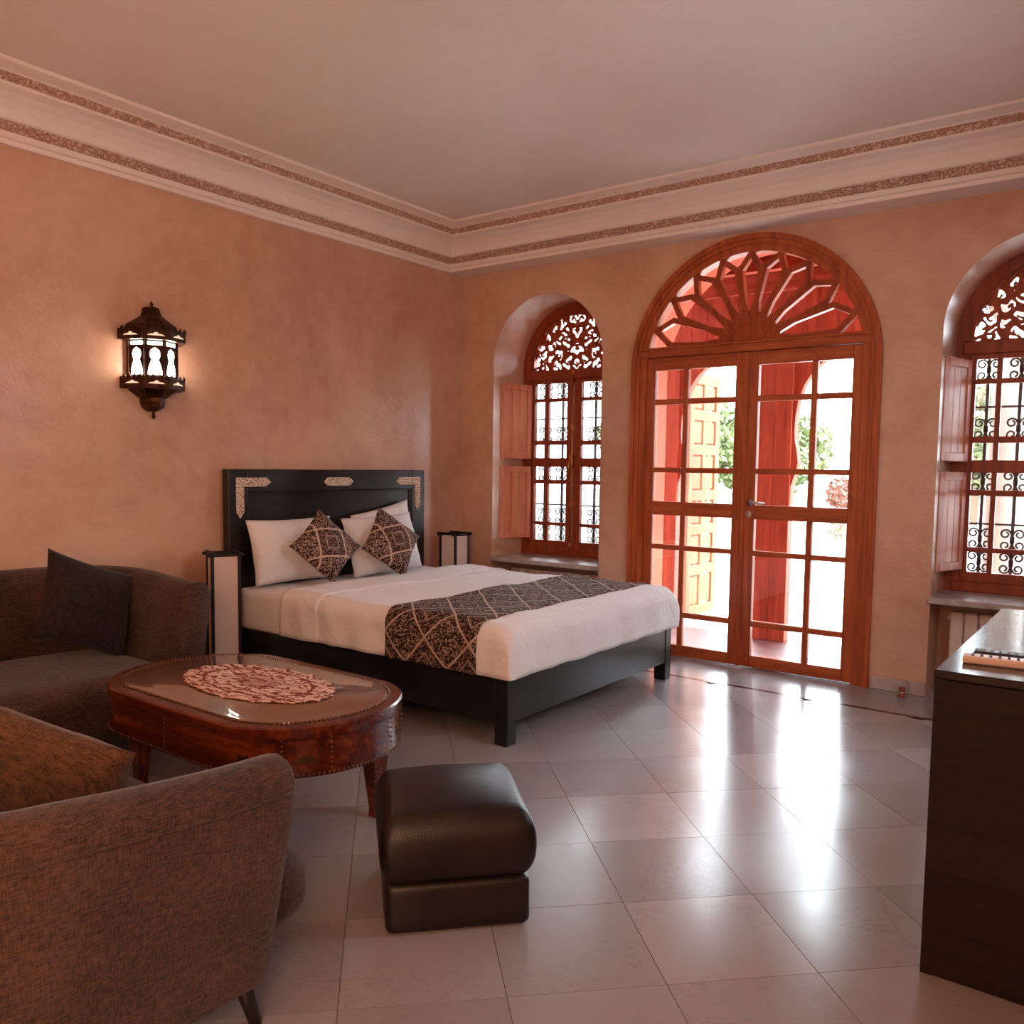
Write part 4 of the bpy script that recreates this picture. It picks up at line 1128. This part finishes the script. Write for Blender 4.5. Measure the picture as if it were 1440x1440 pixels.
# white garden parapet with planters
struct(obj('parapet_wall', join(box(-14, 18, 5.2, 5.4, -.02, .62), box(-14, 18, 5.16, 5.44, .62, .70, .01)), G['white_render']))
struct(obj('garden_ground', box(-40, 40, 7.3, 60, -.9, -.6), G['leaf_dry']))
def leaves(n, c, rad, size, seed, shape='ball'):
    rnd = random.Random(seed); V, F = [], []
    for _ in range(n):
        while True:
            p = Vector((rnd.uniform(-1, 1), rnd.uniform(-1, 1), rnd.uniform(-1, 1)))
            if p.length <= 1 and wn(p, 2.2, seed) > -.12: break
        q = Vector(c)+Vector((p.x*rad[0], p.y*rad[1], p.z*rad[2]))
        a = Vector((rnd.uniform(-1, 1), rnd.uniform(-1, 1), rnd.uniform(-1, 1))).normalized(); b = a.orthogonal().normalized(); s_ = size*rnd.uniform(.6, 1.3)
        k = len(V); V += [q-a*s_, q+b*s_*.42, q+a*s_, q-b*s_*.42]; F.append((k, k+1, k+2, k+3))
    return V, F
def tree(x, y, h, r, mat, label, seed, n=5200, size=.10):
    t = tag(empty('garden_tree', (x, y, -.6)), label, 'tree', 'trees in the garden')
    rnd = random.Random(seed); P = [tube([(x, y, -.6), (x+.1, y, h*.35), (x, y+.1, h*.7)], [.16, .11, .05], 8)]
    for k in range(6):
        a = rnd.uniform(0, 6.28); z = h*rnd.uniform(.3, .6); P.append(tube([(x+.06, y, z), (x+r*.5*math.cos(a), y+r*.5*math.sin(a), z+.25*h), (x+r*.85*math.cos(a), y+r*.85*math.sin(a), z+.36*h)], [.05, .03, .012], 6))
    obj('trunk', join(*P), G['bark'], t, smooth=True)
    tag(obj('foliage', leaves(n, (x, y, h*.68), (r, r, h*.36), size, seed), G[mat], t), kind='stuff')
tree(-2.2, 12.5, 2.6, 1.5, 'leaf_green', 'rounded green garden tree beyond the parapet, behind the panelled leaf', 3)
tree(1.6, 14.0, 3.1, 1.7, 'leaf_olive', 'tall olive coloured garden tree beyond the parapet, behind the planters', 5)
tree(-5.5, 15, 3.2, 2.0, 'leaf_olive', 'broad grey green tree far off beyond the bedside window', 8)
tree(5.2, 16, 2.6, 1.7, 'leaf_dry', 'dry straw coloured tree far off beyond the black cabinet window', 9)
def planter(x, mat, label, seed):
    t = tag(empty('planter', (x, 5.3, .70)), label, 'plant', 'planters on the parapet')
    obj('pot', move(lathe([(.07, 0), (.10, .12), (.115, .13), (.115, .15), (.09, .15)], 14), (x, 5.3, .70)), G['dark_pot'], t, smooth=True)
    tag(obj('foliage', leaves(420, (x, 5.3, 1.03), (.20, .2, .2), .045, seed), G[mat], t), kind='stuff')
    tag(obj('trailing_stems', leaves(150, (x, 5.10, .60), (.11, .05, .14), .03, seed+1), G['leaf_dry'], t), kind='stuff')
planter(1.55, 'leaf_rust', 'rust leaved potted plant on the parapet, right of the boarded post', 21)
planter(.80, 'leaf_dry', 'straw coloured potted plant on the parapet behind the boarded post', 23)
planter(-.25, 'leaf_olive', 'grey green potted plant on the parapet seen past the panelled leaf', 25)
# pale columns outside the far window
def column(x, y, label):
    t = tag(empty('terrace_column', (x, y, 0)), label, 'column', 'stone terrace columns')
    obj('shaft', move(lathe([(.15, .12), (.15, 1.3), (.135, 2.5)], 20), (x, y, -.02)), G['pale_stone'], t, smooth=True)
    obj('base', box(x-.2, x+.2, y-.2, y+.2, -.02, .11, .012), G['pale_stone'], t)
    obj('capital', join(move(lathe([(.135, 2.46), (.2, 2.56), (.2, 2.6)], 20), (x, y, 0)), box(x-.22, x+.22, y-.22, y+.22, 2.6, 2.7, .01)), G['pale_stone'], t)
column(3.06, 2.3, 'pale stone terrace column seen past the shutters of the cabinet window')
column(3.62, 2.3, 'pale stone terrace column beyond the middle panes of the cabinet window')
tag(obj('column_lintel', box(2.7, 6.2, 2.1, 2.5, 2.7, 3.1, .01), G['pale_stone']), 'pale stone beam resting on the terrace columns', 'beam')
column(5.6, 2.3, 'pale stone terrace column standing furthest from the glazed door')
